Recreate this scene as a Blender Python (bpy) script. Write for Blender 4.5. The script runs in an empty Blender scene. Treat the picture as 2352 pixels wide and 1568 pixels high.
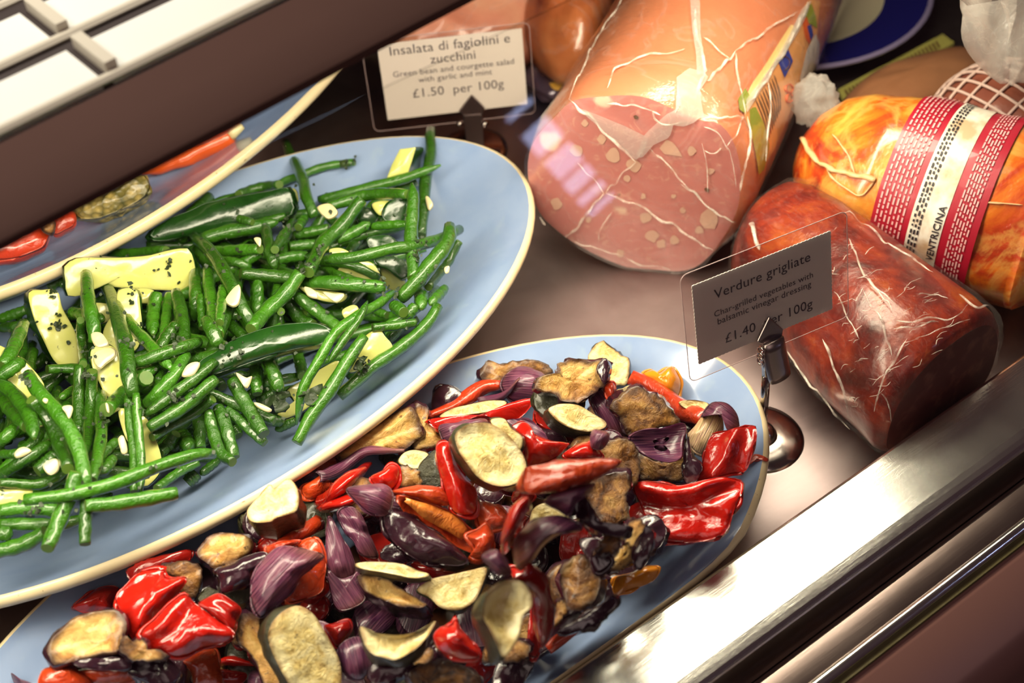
import bpy, bmesh, math, random
import numpy as np
from mathutils import Vector, Matrix
from mathutils.bvhtree import BVHTree
random.seed(7)
rng = np.random.default_rng(11)
S = bpy.context.scene
COL = S.collection

# ------------------------------------------------------------------ camera
F_PX = 3267.0
ROLL = math.radians(5.0)
PITCH = math.radians(45.498)
YAW = math.radians(56.867)
hh = np.array([math.cos(YAW), math.sin(YAW), 0.0])
rr = np.array([math.sin(YAW), -math.cos(YAW), 0.0])
uu = np.array([0, 0, 1.0])
FW = hh*math.cos(PITCH) - uu*math.sin(PITCH)
CU = hh*math.sin(PITCH) + uu*math.cos(PITCH)
IX = rr*math.cos(ROLL) - CU*math.sin(ROLL)
IY = -rr*math.sin(ROLL) - CU*math.cos(ROLL)
CAM = -FW*0.85
cam_data = bpy.data.cameras.new('camera')
cam = bpy.data.objects.new('camera', cam_data)
COL.objects.link(cam)
R = Matrix(((IX[0], -IY[0], -FW[0]), (IX[1], -IY[1], -FW[1]), (IX[2], -IY[2], -FW[2])))
cam.matrix_world = Matrix.Translation(Vector(CAM)) @ R.to_4x4()
cam_data.sensor_width = 36.0
cam_data.lens = F_PX/2352*36.0
cam_data.clip_start = 0.02
cam_data.dof.use_dof = True
cam_data.dof.focus_distance = 0.725
cam_data.dof.aperture_fstop = 7.5
S.camera = cam

# ------------------------------------------------------------------ world, lights, exposure
w = bpy.data.worlds.new('world'); S.world = w; w.use_nodes = True
w.node_tree.nodes['Background'].inputs[0].default_value = (0.58, 0.32, 0.37, 1)
w.node_tree.nodes['Background'].inputs[1].default_value = 0.06
S.view_settings.view_transform = 'Standard'
S.view_settings.look = 'None'
S.view_settings.gamma = 1.0
S.view_settings.use_curve_mapping = False
S.view_settings.exposure = 0.0

def area(name, loc, target, sx, sy, power, color):
    l = bpy.data.lights.new(name, 'AREA'); l.shape = 'RECTANGLE'; l.size = sx; l.size_y = sy
    l.energy = power; l.color = color
    o = bpy.data.objects.new(name, l); COL.objects.link(o); o.location = loc
    d = Vector(target) - Vector(loc)
    z = -d.normalized(); x = Vector((1, 0, 0)); y = z.cross(x).normalized(); x = y.cross(z)
    o.rotation_euler = Matrix((x, y, z)).transposed().to_euler()
    return o
# the strip lamp under the front edge of the upper shelf
area('counter_strip_light', (-.18, -0.050, 0.281), (-.18, -0.052, 0.0), 0.86, 0.056, 4.7, (1.0, 0.90, 0.68))
# light added above the shelf to brighten its white panels
area('shelf_panel_fill', (-0.25, 0.15, 0.62), (-0.22, 0.04, 0.30), 0.5, 0.12, 2.6, (1.0, 0.93, 0.78))
# soft fill added on the customers' side, standing in for shop light
area('shop_fill_light', (-0.9, -1.3, 1.7), (0.05, 0, 0), 1.2, 1.2, 5.5, (1.0, 0.78, 0.72))

# ------------------------------------------------------------------ helpers
def ray(x, y):
    d = FW*F_PX + IX*(x-1176) + IY*(y-784)
    return d/np.linalg.norm(d)
def at(x, y, z=0.0):
    d = ray(x, y); return CAM + d*((z-CAM[2])/d[2])
def K(i):
    ox, oy, s = {1:(0,0,2.8), 2:(0,280,3.267), 3:(560,280,3.266), 4:(0,720,3.267), 5:(560,700,3.266), 6:(0,1100,3.35),
                 7:(560,1100,3.35), 8:(1100,760,3.136), 9:(1100,1200,3.36), 0:(0,0,1.0)}[i]
    return lambda x, y: (ox+x/s, oy+y/s)
def px(i, *c):
    k = K(i); return [k(c[j], c[j+1]) for j in range(0, len(c), 2)]

def new_obj(name, data, parent=None):
    o = bpy.data.objects.new(name, data); COL.objects.link(o)
    if parent is not None: o.parent = parent
    return o
def mesh(name, verts, faces, mats, parent=None, origin=None, smooth=True, mi=None, uvs=None, rim=None):
    """link verts (world coordinates) as one mesh object"""
    V = np.asarray(verts, float)
    if parent is not None: org = np.array(parent['_o'])
    elif origin is not None: org = np.asarray(origin, float)
    else:
        org = V.mean(0); org[2] = V[:, 2].min()
    m = bpy.data.meshes.new(name)
    m.from_pydata((V-org).tolist(), [], [list(map(int, f)) for f in faces])
    if not isinstance(mats, (list, tuple)): mats = [mats]
    for a in mats: m.materials.append(a)
    if smooth: m.polygons.foreach_set('use_smooth', [True]*len(m.polygons))
    if mi is not None: m.polygons.foreach_set('material_index', list(mi))
    if uvs is not None:
        uvl = m.uv_layers.new(name='uv')
        li = np.zeros(len(m.loops), int); m.loops.foreach_get('vertex_index', li)
        uvl.data.foreach_set('uv', np.asarray(uvs, float)[li].ravel())
    if rim is not None:
        a_ = m.attributes.new('rim', 'FLOAT', 'POINT'); a_.data.foreach_set('value', np.asarray(rim, float))
    m.update()
    o = new_obj(name, m, parent)
    if parent is None:
        o.location = org; o['_o'] = [float(a) for a in org]
    else:
        o['_o'] = [float(a) for a in org]
    return o
def sub(name, verts, faces, mats, part, **k):      # a sub-part: its origin is that of its part
    return mesh(name, verts, faces, mats, parent=part, **k)
def thing(name, label, cat, loc, group=None):
    o = bpy.data.objects.new(name, None); COL.objects.link(o); o.location = [float(a) for a in loc]
    o.empty_display_size = 0.01
    o['_o'] = [float(a) for a in loc]
    return tag(o, label, cat, group)
def tag(o, label, cat, group=None, kind=None):
    if label: o['label'] = label
    if cat: o['category'] = cat
    if group: o['group'] = group
    if kind: o['kind'] = kind
    return o

def catmull(P, n, closed=False):
    P = np.asarray(P, float); m = len(P)
    out = []
    seg = m if closed else m-1
    for k in range(n):
        t = k/n*seg if closed else k/(n-1)*seg
        i = min(int(t), seg-1); f = t-i
        if closed: a, b, c, d = P[(i-1) % m], P[i % m], P[(i+1) % m], P[(i+2) % m]
        else:
            b, c = P[i], P[i+1]; a = P[i-1] if i > 0 else 2*b-c; d = P[i+2] if i+2 < m else 2*c-b
        out.append(0.5*((2*b)+(-a+c)*f+(2*a-5*b+4*c-d)*f*f+(-a+3*b-3*c+d)*f**3))
    return np.array(out)
def arclen_resample(P, n, closed=False):
    P = np.asarray(P, float)
    Q = np.vstack([P, P[:1]]) if closed else P
    s = np.concatenate([[0], np.cumsum(np.linalg.norm(np.diff(Q, axis=0), axis=1))])
    t = np.linspace(0, s[-1], n+1)[:-1] if closed else np.linspace(0, s[-1], n)
    return np.stack([np.interp(t, s, Q[:, j]) for j in range(P.shape[1])], 1)
# smooth 3-D value noise
_G = rng.random((32, 32, 32))*2-1
def vnoise(P, scale):
    Q = np.asarray(P, float)*scale + 100.3
    i = np.floor(Q).astype(int); f = Q-i; f = f*f*(3-2*f); i %= 32; j = (i+1) % 32
    r = 0
    for a in (0, 1):
        for b in (0, 1):
            for c in (0, 1):
                w_ = (f[:, 0] if a else 1-f[:, 0])*(f[:, 1] if b else 1-f[:, 1])*(f[:, 2] if c else 1-f[:, 2])
                r = r + w_*_G[(j if a else i)[:, 0], (j if b else i)[:, 1], (j if c else i)[:, 2]]
    return r

def tube(P, rad, n=10, cap=True, flat=1.0, upv=None, taper=None):
    P = np.asarray(P, float); m = len(P)
    rad = np.broadcast_to(rad, (m,)).astype(float)
    T = np.gradient(P, axis=0); T /= np.linalg.norm(T, axis=1)[:, None]+1e-12
    ref = np.array([0, 0, 1.0]) if upv is None else np.asarray(upv, float)
    if abs(T[0]@ref) > .95: ref = np.array([1.0, 0, 0])
    V, Fc = [], []
    for i in range(m):
        A = np.cross(T[i], ref); A /= np.linalg.norm(A)+1e-12; B = np.cross(A, T[i]); ref = B
        for k in range(n):
            a = 2*math.pi*k/n
            V.append(P[i]+rad[i]*(math.cos(a)*A+math.sin(a)*flat*B))
    for i in range(m-1):
        for k in range(n):
            k2 = (k+1) % n
            Fc.append((i*n+k, i*n+k2, (i+1)*n+k2, (i+1)*n+k))
    if cap:
        Fc.append(tuple(range(n))[::-1]); Fc.append(tuple((m-1)*n+k for k in range(n)))
    return np.array(V), Fc
def box(c, sx, sy, sz, rot=None):
    V = np.array([(a*sx/2, b*sy/2, d*sz/2) for a in (-1, 1) for b in (-1, 1) for d in (-1, 1)])
    if rot is not None: V = V@np.asarray(rot).T
    V = V+np.asarray(c)
    return V, [(0,1,3,2),(4,6,7,5),(0,4,5,1),(2,3,7,6),(0,2,6,4),(1,5,7,3)]
class MB:
    def __init__(s): s.v = []; s.f = []; s.mi = []; s.n = 0
    def add(s, vf, mi=0):
        v, f = vf; s.v.append(np.asarray(v, float)); s.f += [tuple(a+s.n for a in q) for q in f]; s.mi += [mi]*len(f); s.n += len(v); return s
    def build(s, name, mats, parent=None, **k):
        return mesh(name, np.vstack(s.v), s.f, mats, parent, mi=s.mi, **k)
def lathe(c, prof, n=40):
    V, Fc = [], []
    for r_, z in prof:
        for k in range(n):
            a = 2*math.pi*k/n; V.append((c[0]+r_*math.cos(a), c[1]+r_*math.sin(a), c[2]+z))
    for i in range(len(prof)-1):
        for k in range(n):
            k2 = (k+1) % n; Fc.append((i*n+k, i*n+k2, (i+1)*n+k2, (i+1)*n+k))
    return np.array(V), Fc
def extrude_x(prof, x0, x1, nx=2):
    """closed (y,z) profile extruded along X"""
    m = len(prof); V = []; Fc = []
    for i in range(nx):
        x = x0+(x1-x0)*i/(nx-1)
        V += [(x, p[0], p[1]) for p in prof]
    for i in range(nx-1):
        for k in range(m):
            k2 = (k+1) % m; Fc.append((i*m+k, i*m+k2, (i+1)*m+k2, (i+1)*m+k))
    Fc.append(tuple(range(m))[::-1]); Fc.append(tuple((nx-1)*m+k for k in range(m)))
    return np.array(V), Fc

# ------------------------------------------------------------------ materials
class NT:
    def __init__(s, name):
        s.m = bpy.data.materials.new(name); s.m.use_nodes = True; s.t = s.m.node_tree; s.b = s.t.nodes['Principled BSDF']
        s.out = s.t.nodes['Material Output']
    def n(s, typ, **k):
        a = s.t.nodes.new(typ)
        for q, v in k.items():
            if q in a.inputs.keys(): a.inputs[q].default_value = v
            else: setattr(a, q, v)
        return a
    def l(s, a, b): s.t.links.new(a, b)
    def coord(s, kind='Object', scale=(1, 1, 1), rot=(0, 0, 0)):
        c = s.n('ShaderNodeTexCoord'); mp = s.n('ShaderNodeMapping'); mp.inputs['Scale'].default_value = scale; mp.inputs['Rotation'].default_value = rot
        s.l(c.outputs[kind], mp.inputs[0])
        oi = s.n('ShaderNodeObjectInfo'); v = s.n('ShaderNodeVectorMath', operation='SCALE'); v.inputs[0].default_value = (7, 3, 5)
        s.l(oi.outputs['Random'], v.inputs['Scale']); ad = s.n('ShaderNodeVectorMath', operation='ADD')
        s.l(mp.outputs[0], ad.inputs[0])
        if kind == 'Object': s.l(v.outputs[0], ad.inputs[1])
        return ad.outputs[0]
    def noise(s, vec, scale, detail=4, rough=.55, dist=0.0):
        a = s.n('ShaderNodeTexNoise'); a.inputs['Scale'].default_value = scale; a.inputs['Detail'].default_value = detail
        a.inputs['Roughness'].default_value = rough; a.inputs['Distortion'].default_value = dist
        s.l(vec, a.inputs['Vector']); return a.outputs['Fac']
    def vor(s, vec, scale, feature='F1', out='Distance'):
        a = s.n('ShaderNodeTexVoronoi', feature=feature); a.inputs['Scale'].default_value = scale; s.l(vec, a.inputs['Vector']); return a.outputs[out]
    def ramp(s, fac, stops, interp='LINEAR'):
        a = s.n('ShaderNodeValToRGB'); a.color_ramp.interpolation = interp; e = a.color_ramp.elements
        while len(e) < len(stops): e.new(.5)
        for i, (p, c) in enumerate(stops):
            e[i].position = p; e[i].color = (c, c, c, 1) if isinstance(c, (int, float)) else (*c, 1)
        s.l(fac, a.inputs[0]); return a.outputs[0]
    def mix(s, fac, a, b, typ='MIX'):
        n_ = s.n('ShaderNodeMix', data_type='RGBA', blend_type=typ)
        for sock, v in ((n_.inputs[0], fac), (n_.inputs[6], a), (n_.inputs[7], b)):
            if hasattr(v, 'links'): s.l(v, sock)
            elif isinstance(v, (int, float)): sock.default_value = v
            else: sock.default_value = (*v, 1)
        return n_.outputs[2]
    def math(s, op, a, b=None):
        n_ = s.n('ShaderNodeMath', operation=op)
        for i, v in enumerate((a, b)):
            if v is None: continue
            if hasattr(v, 'links'): s.l(v, n_.inputs[i])
            else: n_.inputs[i].default_value = v
        return n_.outputs[0]
    def bump(s, h, strength=.3, dist=.001):
        b = s.n('ShaderNodeBump'); b.inputs['Strength'].default_value = strength; b.inputs['Distance'].default_value = dist
        s.l(h, b.inputs['Height']); s.l(b.outputs[0], s.b.inputs['Normal']); return b.outputs[0]
    def fres(s, ior=1.45, nrm=None):
        f = s.n('ShaderNodeFresnel', IOR=ior); g = s.n('ShaderNodeNewGeometry')
        if nrm is not None: s.l(nrm, f.inputs['Normal'])
        return s.math('MULTIPLY', f.outputs[0], s.math('SUBTRACT', 1.0, g.outputs['Backfacing']))
    def vary(s, col, amt=.12):
        oi = s.n('ShaderNodeObjectInfo'); mr = s.n('ShaderNodeMapRange'); mr.inputs[3].default_value = 1-amt; mr.inputs[4].default_value = 1+amt
        s.l(oi.outputs['Random'], mr.inputs[0]); h = s.n('ShaderNodeHueSaturation'); s.l(mr.outputs[0], h.inputs['Value']); s.l(col, h.inputs['Color'])
        return h.outputs[0]
    def set(s, **k):
        for q, v in k.items():
            i = s.b.inputs[q.replace('_', ' ')]
            if hasattr(v, 'links'): s.l(v, i)
            elif isinstance(v, tuple) and len(v) == 3: i.default_value = (*v, 1) if i.type == 'RGBA' else v
            else: i.default_value = v
        return s

def simple(name, col, rough=.5, metal=0.0, coat=0.0, var=None, vscale=60, bump=0, bscale=200):
    t = NT(name); v = t.coord()
    if var: c = t.mix(t.noise(v, vscale), col, var)
    else: c = t.mix(.0, col, col)
    t.set(Base_Color=c, Roughness=rough, Metallic=metal, Coat_Weight=coat)
    if bump: t.bump(t.noise(v, bscale), bump, .001)
    return t.m

M = {}
def steel(name, c0, c1, rough0, rough1, sc=(6, 60, 60), spots=True):
    t = NT(name); v = t.coord('Object', sc); g = t.noise(v, 6, 6, .65)
    v2 = t.coord('Object'); sm = t.noise(v2, 14, 6, .6, .8)
    c = t.mix(sm, c0, c1)
    r_ = t.math('MULTIPLY_ADD', sm, rough1-rough0); t.t.nodes[-1].inputs[2].default_value = rough0
    scr = t.noise(t.coord('Object', (40, 900, 900), (0, 0, .5)), 1.0, 2)
    t.set(Base_Color=c, Metallic=1.0, Roughness=r_)
    h = t.math('ADD', t.math('MULTIPLY', g, .6), t.math('MULTIPLY', scr, .25))
    t.bump(h, .18, .0006)
    return t.m
M['deck'] = steel('brushed_steel_deck', (.15, .11, .115), (.46, .38, .375), .34, .50)
M['rail'] = steel('brushed_steel_rail', (.78, .76, .71), (.90, .88, .83), .15, .26)
M['rail_dark'] = steel('dull_steel', (.30, .22, .20), (.42, .33, .30), .25, .40)
M['chrome'] = simple('polished_steel', (.55, .50, .47), .16, 1.0, var=(.40, .34, .32), vscale=80)
M['clipmetal'] = simple('clip_steel', (.33, .27, .26), .32, 1.0, var=(.26, .2, .2), vscale=80, bump=.1)
M['seam'] = simple('dirty_sealant', (.06, .05, .015), .5, 0, var=(.16, .13, .05), vscale=90, bump=.4)
M['panel'] = simple('pink_brown_panel', (.30, .15, .125), .38, 0, coat=.15, var=(.26, .12, .10), vscale=8)
M['floor'] = simple('dark_floor', (.03, .02, .025), .6, 0, var=(.05, .02, .015), vscale=5)
M['fascia'] = simple('brown_anodised_fascia', (.055, .018, .012), .9, .0, var=(.065, .022, .015), vscale=20)
M['lip'] = simple('beige_enamel_lip', (.62, .56, .46), .4, 0)
M['white_panel'] = simple('white_enamel_panel', (.88, .87, .82), .35, 0, var=(.84, .82, .77), vscale=12)
M['gap'] = simple('dark_gap_metal', (.022, .009, .008), .7)

t = NT('pale_blue_glaze'); v = t.coord()
c = t.mix(t.noise(v, 26, 5, .6, .5), (.17, .26, .48), (.31, .39, .56)); c = t.mix(t.ramp(t.noise(v, 70, 3), [(.6, 0.), (.8, .35)]), c, (.36, .46, .50))
t.set(Base_Color=c, Roughness=.16, Coat_Weight=.4, Coat_Roughness=.07); t.bump(t.noise(v, 45, 2), .10, .002); M['glaze'] = t.m
t = NT('cream_stoneware_rim'); v = t.coord()
c = t.mix(t.noise(v, 60, 5), (.78, .66, .42), (.66, .52, .30)); c = t.mix(t.ramp(t.noise(v, 300, 2), [(.70, 0.), (.76, .7)]), c, (.20, .10, .04))
t.set(Base_Color=c, Roughness=.34, Coat_Weight=.25, Coat_Roughness=.15); M['rim'] = t.m

t = NT('green_bean_skin'); v = t.coord('Object')
base = t.mix(t.noise(v, 90, 4, .6), (.008, .060, .002), (.055, .185, .008))
base = t.vary(base, .38)
base = t.mix(t.ramp(t.noise(v, 190, 3, .7), [(.66, 0.), (.74, .9)]), base, (.014, .02, .006))
t.set(Base_Color=base, Roughness=.24, Coat_Weight=.6, Coat_Roughness=.08, Subsurface_Weight=.03, Subsurface_Radius=(.002, .004, .001), Subsurface_Scale=1.0)
t.bump(t.noise(v, 330, 4, .65), .8, .0016); M['bean'] = t.m
M['bean_tip'] = simple('bean_cut_end', (.045, .12, .010), .45, 0, var=(.09, .14, .02), vscale=300)
M['bean_stalk'] = simple('dark_bean_stalk', (.02, .05, .008), .5, 0, var=(.05, .08, .01), vscale=300)
t = NT('courgette_flesh_pale'); v = t.coord()
c = t.mix(t.noise(v, 60, 4), (.50, .53, .10), (.66, .64, .24)); c = t.mix(t.ramp(t.noise(v, 240, 3), [(.69, 0.), (.73, 1.)]), c, (.03, .06, .01))
t.set(Base_Color=c, Roughness=.25, Coat_Weight=.3, Subsurface_Weight=.25, Subsurface_Radius=(.006, .006, .002), Subsurface_Scale=1.0); t.bump(t.noise(v, 160, 3), .3, .001); M['zflesh'] = t.m
t = NT('courgette_skin_green'); v = t.coord()
c = t.mix(t.noise(v, 130, 4), (.003, .022, .003), (.014, .060, .007)); t.set(Base_Color=c, Roughness=.26, Coat_Weight=.25, Coat_Roughness=.1); t.bump(t.noise(v, 200, 3), .25, .001); M['zskin'] = t.m
M['garlic'] = simple('garlic_slice', (.62, .56, .32), .3, 0, coat=.2, var=(.52, .45, .22), vscale=200, bump=.2, bscale=300)
M['mint'] = simple('chopped_mint_leaf', (.008, .014, .004), .55, 0, coat=.05, var=(.02, .045, .008), vscale=400, bump=.6, bscale=500)

# roasted vegetables
def flesh(name, stops, rimcol, rimpos, centre=None, sc=75, bumpsc=130, bumpd=.0025, spk=.66):
    t = NT(name); v = t.coord()
    n1 = t.noise(v, sc, 6, .65, .9); c = t.ramp(n1, stops)
    at_ = t.n('ShaderNodeAttribute', attribute_name='rim'); rim = at_.outputs['Fac']
    wob = t.math('ADD', rim, t.math('MULTIPLY', t.math('SUBTRACT', t.noise(v, 160, 4, .6), .5), .30))
    if centre: c = t.mix(t.ramp(wob, [(.50, .85), (.66, 0.)]), c, t.ramp(t.noise(v, 210, 4, .6, 1.2), centre))
    c = t.mix(t.ramp(wob, rimpos), c, rimcol)
    c = t.mix(t.ramp(t.noise(v, 330, 2), [(spk, 0.), (spk+.06, .8)]), c, (.04, .012, .004))
    t.set(Base_Color=c, Roughness=.38, Coat_Weight=.25, Coat_Roughness=.18)
    h = t.math('ADD', t.noise(v, bumpsc, 6, .7, 1.2), t.math('MULTIPLY', t.noise(t.coord('Object', (1, .3, 1)), 420, 3, .6), .35))
    t.bump(h, .9, bumpd); return t.m
M['aub'] = flesh('aubergine_flesh_roasted', [(.34, (.025, .009, .003)), (.44, (.15, .055, .010)), (.54, (.33, .155, .035)), (.68, (.50, .30, .09))], (.030, .010, .005), [(.70, .0), (.98, .9)])
M['aubpale'] = flesh('aubergine_flesh_golden', [(.32, (.16, .055, .010)), (.43, (.40, .18, .035)), (.52, (.58, .33, .085)), (.66, (.66, .44, .15))], (.050, .014, .006), [(.68, .0), (.95, .95)], sc=62, bumpd=.002)
t = NT('aubergine_skin'); v = t.coord()
c = t.mix(t.noise(v, 60, 4), (.010, .004, .008), (.050, .014, .026)); t.set(Base_Color=c, Roughness=.22, Coat_Weight=.6, Coat_Roughness=.1); t.bump(t.noise(v, 110, 4), .6, .002); M['askin'] = t.m
M['cflesh'] = flesh('courgette_flesh_grilled', [(.30, (.50, .32, .09)), (.42, (.70, .55, .22)), (.54, (.80, .69, .36)), (.7, (.84, .76, .45))], (.22, .10, .02), [(.86, .0), (1.04, .85)], [(.35, (.44, .28, .06)), (.5, (.70, .54, .19)), (.65, (.82, .71, .37))], sc=70, bumpd=.0018, spk=.70)
t = NT('courgette_skin_grilled'); v = t.coord('Object')
c = t.mix(t.noise(v, 150, 5), (.006, .008, .003), (.055, .05, .016)); t.set(Base_Color=c, Roughness=.33, Coat_Weight=.35, Coat_Roughness=.18); t.bump(t.noise(v, 260, 5, .7), .9, .002); M['cskin'] = t.m
def pepper(name, a, b, inner=False):
    t = NT(name); v = t.coord()
    c = t.mix(t.noise(v, 40, 4, .6), a, b)
    c = t.vary(c, .15)
    t.set(Base_Color=c, Roughness=.30 if inner else .20, Coat_Weight=.7, Coat_Roughness=.08, Subsurface_Weight=.12, Subsurface_Radius=(.006, .001, .0005), Subsurface_Scale=1.0)
    t.bump(t.noise(v, 55 if not inner else 120, 4, .55, .8), .7, .003); return t.m
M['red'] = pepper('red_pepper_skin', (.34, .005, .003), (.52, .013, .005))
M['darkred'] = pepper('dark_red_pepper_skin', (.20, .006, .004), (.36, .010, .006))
M['orange'] = pepper('orange_red_pepper', (.48, .05, .008), (.44, .02, .006), True)
M['tomato'] = pepper('roasted_tomato', (.42, .022, .006), (.50, .07, .010), True)
M['tomflesh'] = pepper('tomato_flesh_orange', (.74, .17, .02), (.80, .34, .07), True)
M['yellow'] = pepper('yellow_pepper', (.68, .27, .01), (.62, .19, .01))
def onion(name, stops, coat=.4):
    t = NT(name); v = t.coord('UV', (1, 1, 1))
    g = t.noise(t.coord('UV', (1.6, 24, 1)), 1.0, 3, .5, .3)
    uvn = t.n('ShaderNodeTexCoord'); sp = t.n('ShaderNodeSeparateXYZ'); t.l(uvn.outputs['UV'], sp.inputs[0])
    c = t.ramp(sp.outputs[0], stops)
    c = t.mix(t.ramp(g, [(.46, .0), (.64, .55)]), c, (.27, .10, .145))
    c = t.mix(t.ramp(g, [(.34, .6), (.47, .0)]), c, (.025, .005, .018))
    t.set(Base_Color=c, Roughness=.28, Coat_Weight=coat, Coat_Roughness=.15, Subsurface_Weight=.1, Subsurface_Radius=(.004, .001, .003), Subsurface_Scale=1.0)
    t.bump(g, .7, .0012); return t.m
M['onion'] = onion('red_onion_purple', [(0., (.035, .007, .022)), (.3, (.10, .022, .060)), (.7, (.14, .036, .080)), (1., (.22, .08, .06))])
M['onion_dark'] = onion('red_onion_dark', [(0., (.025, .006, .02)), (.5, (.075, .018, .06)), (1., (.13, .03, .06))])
M['onion_pale'] = onion('onion_pale_flesh', [(0., (.55, .38, .22)), (.5, (.66, .48, .24)), (1., (.50, .25, .08))])
M['onion_two'] = onion('onion_purple_to_amber', [(0., (.32, .11, .025)), (.25, (.22, .06, .05)), (.55, (.10, .025, .06)), (1., (.04, .008, .028))])
# ------------------------------------------------------------------ setting
v, f_ = box((0.2, 0.0, -0.92), 6, 5, .04); o = mesh('floor', v, f_, M['floor'], smooth=False); o['kind'] = 'structure'
M['wall'] = simple('dark_wall', (.05, .035, .04), .7, 0, var=(.07, .05, .05), vscale=3)
v, f_ = box((0.2, 1.6, .55), 6, .08, 2.94); o = mesh('wall_back', v, f_, M['wall'], smooth=False); o['kind'] = 'structure'

# display deck and front rail (profiles run along X)
V, Fc = extrude_x([(-.2125, 0), (.62, 0), (.62, -.02), (-.2125, -.02)], -.9, 1.3)
tag(mesh('display_deck', V, Fc, M['deck'], smooth=False), 'brushed steel counter deck that carries the platters and meats', 'counter')
rail = thing('front_rail', 'bright brushed steel front rail of the counter in the lower right corner', 'rail', (0, -.24, -.02))
prof = [(-.2130, -.02), (-.2130, .0275), (-.2131, .0285), (-.2135, .0293), (-.2142, .0298), (-.2152, .0301), (-.2540, .0298), (-.2550, .0295), (-.2558, .0290), (-.2564, .0282), (-.2568, .0272), (-.2592, .0105), (-.2592, -.02)]
V, Fc = extrude_x(prof, -.9, 1.3); o = mesh('rail_face', V, Fc, M['rail'], rail, smooth=False)
def autosmooth(o, ang=35):
    m = o.data
    bm = bmesh.new(); bm.from_mesh(m); bm.normal_update()
    for e in bm.edges:
        if len(e.link_faces) == 2 and e.calc_face_angle() > math.radians(ang): e.smooth = False
    bm.to_mesh(m); bm.free()
autosmooth(o)
prof = [(-.2596, -.02), (-.2596, .0045), (-.2668, .0045), (-.2668, .0185), (-.2685, .0215), (-.2830, .0235), (-.2860, .022), (-.2860, -.02)]
V, Fc = extrude_x(prof, -.9, 1.3); o = mesh('glass_channel', V, Fc, M['rail_dark'], rail); autosmooth(o)
prof = [(-.2862+.0032*math.cos(a), .0235+.0032*math.sin(a)) for a in np.linspace(0, 2*math.pi, 13)[:-1]]
V, Fc = extrude_x(prof[::-1], -.9, 1.3); mesh('trim_bead', V, Fc, M['rail'], rail)
V, Fc = extrude_x([(-.2862, .018), (-.2862, .0225), (-.2925, .0222), (-.2930, .0175)], -.9, 1.3); mesh('sealant', V, Fc, M['seam'], rail, smooth=False)
prof = [(-.2864, .0175), (-.2925, .0205), (-.2965, .0190), (-.318, .004), (-.3250, -.003), (-.3270, -.02), (-.3270, -.6), (-.2864, -.6)]
V, Fc = extrude_x(prof, -.9, 1.3); o = mesh('counter_front_panel', V, Fc, M['panel'], smooth=True); autosmooth(o, 50)
tag(o, 'pinkish brown rounded front panel below the steel rail', 'panel')

# sloping front glass: from the channel up to the shelf's front edge
g0 = np.array([-.2632, .006]); g1 = np.array([-.0985, .2900]); dg = (g1-g0)/np.linalg.norm(g1-g0); ng = np.array([-dg[1], dg[0]])*.0015
t = NT('front_glass'); fr = t.fres(); tr = t.n('ShaderNodeBsdfTransparent'); tr.inputs[0].default_value = (.985, .985, .975, 1)
gl = t.n('ShaderNodeBsdfGlossy', Roughness=.02); mx = t.n('ShaderNodeMixShader'); t.l(fr, mx.inputs[0]); t.l(tr.outputs[0], mx.inputs[1]); t.l(gl.outputs[0], mx.inputs[2]); t.l(mx.outputs[0], t.out.inputs[0]); M['glass'] = t.m
V, Fc = extrude_x([tuple(g0-ng), tuple(g1-ng), tuple(g1+ng), tuple(g0+ng)], -.9, 1.3)
tag(mesh('front_glass', V, Fc, M['glass'], smooth=False), 'clear sloping front glass between the customer and the food, with a striped lamp reflection', 'glass')

# louvred ceiling lamp of the shop whose striped reflection shows in the glass near the mortadella
n3 = np.array([0, -dg[1], dg[0]]); n3 /= np.linalg.norm(n3)
def glass_hit(x, y):
    d = ray(x, y); p0 = np.array([0, g0[0], g0[1]]); s = ((p0-CAM)@n3)/(d@n3); return CAM+d*s, d
def mirror(x, y, dist):
    p, d = glass_hit(x, y); r_ = d-2*(d@n3)*n3; return p+r_*dist, r_
t = NT('lamp_tube_glow'); e = t.n('ShaderNodeEmission', Strength=15.0); e.inputs[0].default_value = (.55, .62, 1.0, 1); t.l(e.outputs[0], t.out.inputs[0]); M['lampglow'] = t.m
ca, da = mirror(1188, 248, 1.3); cb, _ = mirror(1395, 490, 1.3); cc, _ = mirror(1300, 330, 1.3); cd, _ = mirror(1380, 275, 1.3)
ax = (cb-ca); L = np.linalg.norm(ax); ax /= L; bx = (cd-cc); bx -= ax*(bx@ax); bx /= np.linalg.norm(bx); nz = np.cross(ax, bx); nz *= -np.sign(nz@da)
lamp = thing('ceiling_lamp', 'louvred ceiling lamp seen only as bluish stripes reflected in the glass by the mortadella', 'lamp', (ca+cb)/2)
Rm = np.stack([ax, bx, nz], 1)
V, Fc = box((ca+cb)/2-nz*.035, L*1.12, .085, .02, Rm); mesh('housing', V, Fc, M['gap'], lamp, smooth=False)
for a0, a1, b_ in ((.0, .035, 1), (.17, .36, 1), (.42, .58, 1), (.62, .72, .6), (.78, .83, .6), (.9, .93, .6)):
    V, Fc = box(ca+ax*L*(a0+a1)/2, L*(a1-a0), .042, .012, Rm); mesh('tube', V, Fc, M['lampglow'], lamp, smooth=False)

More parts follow.
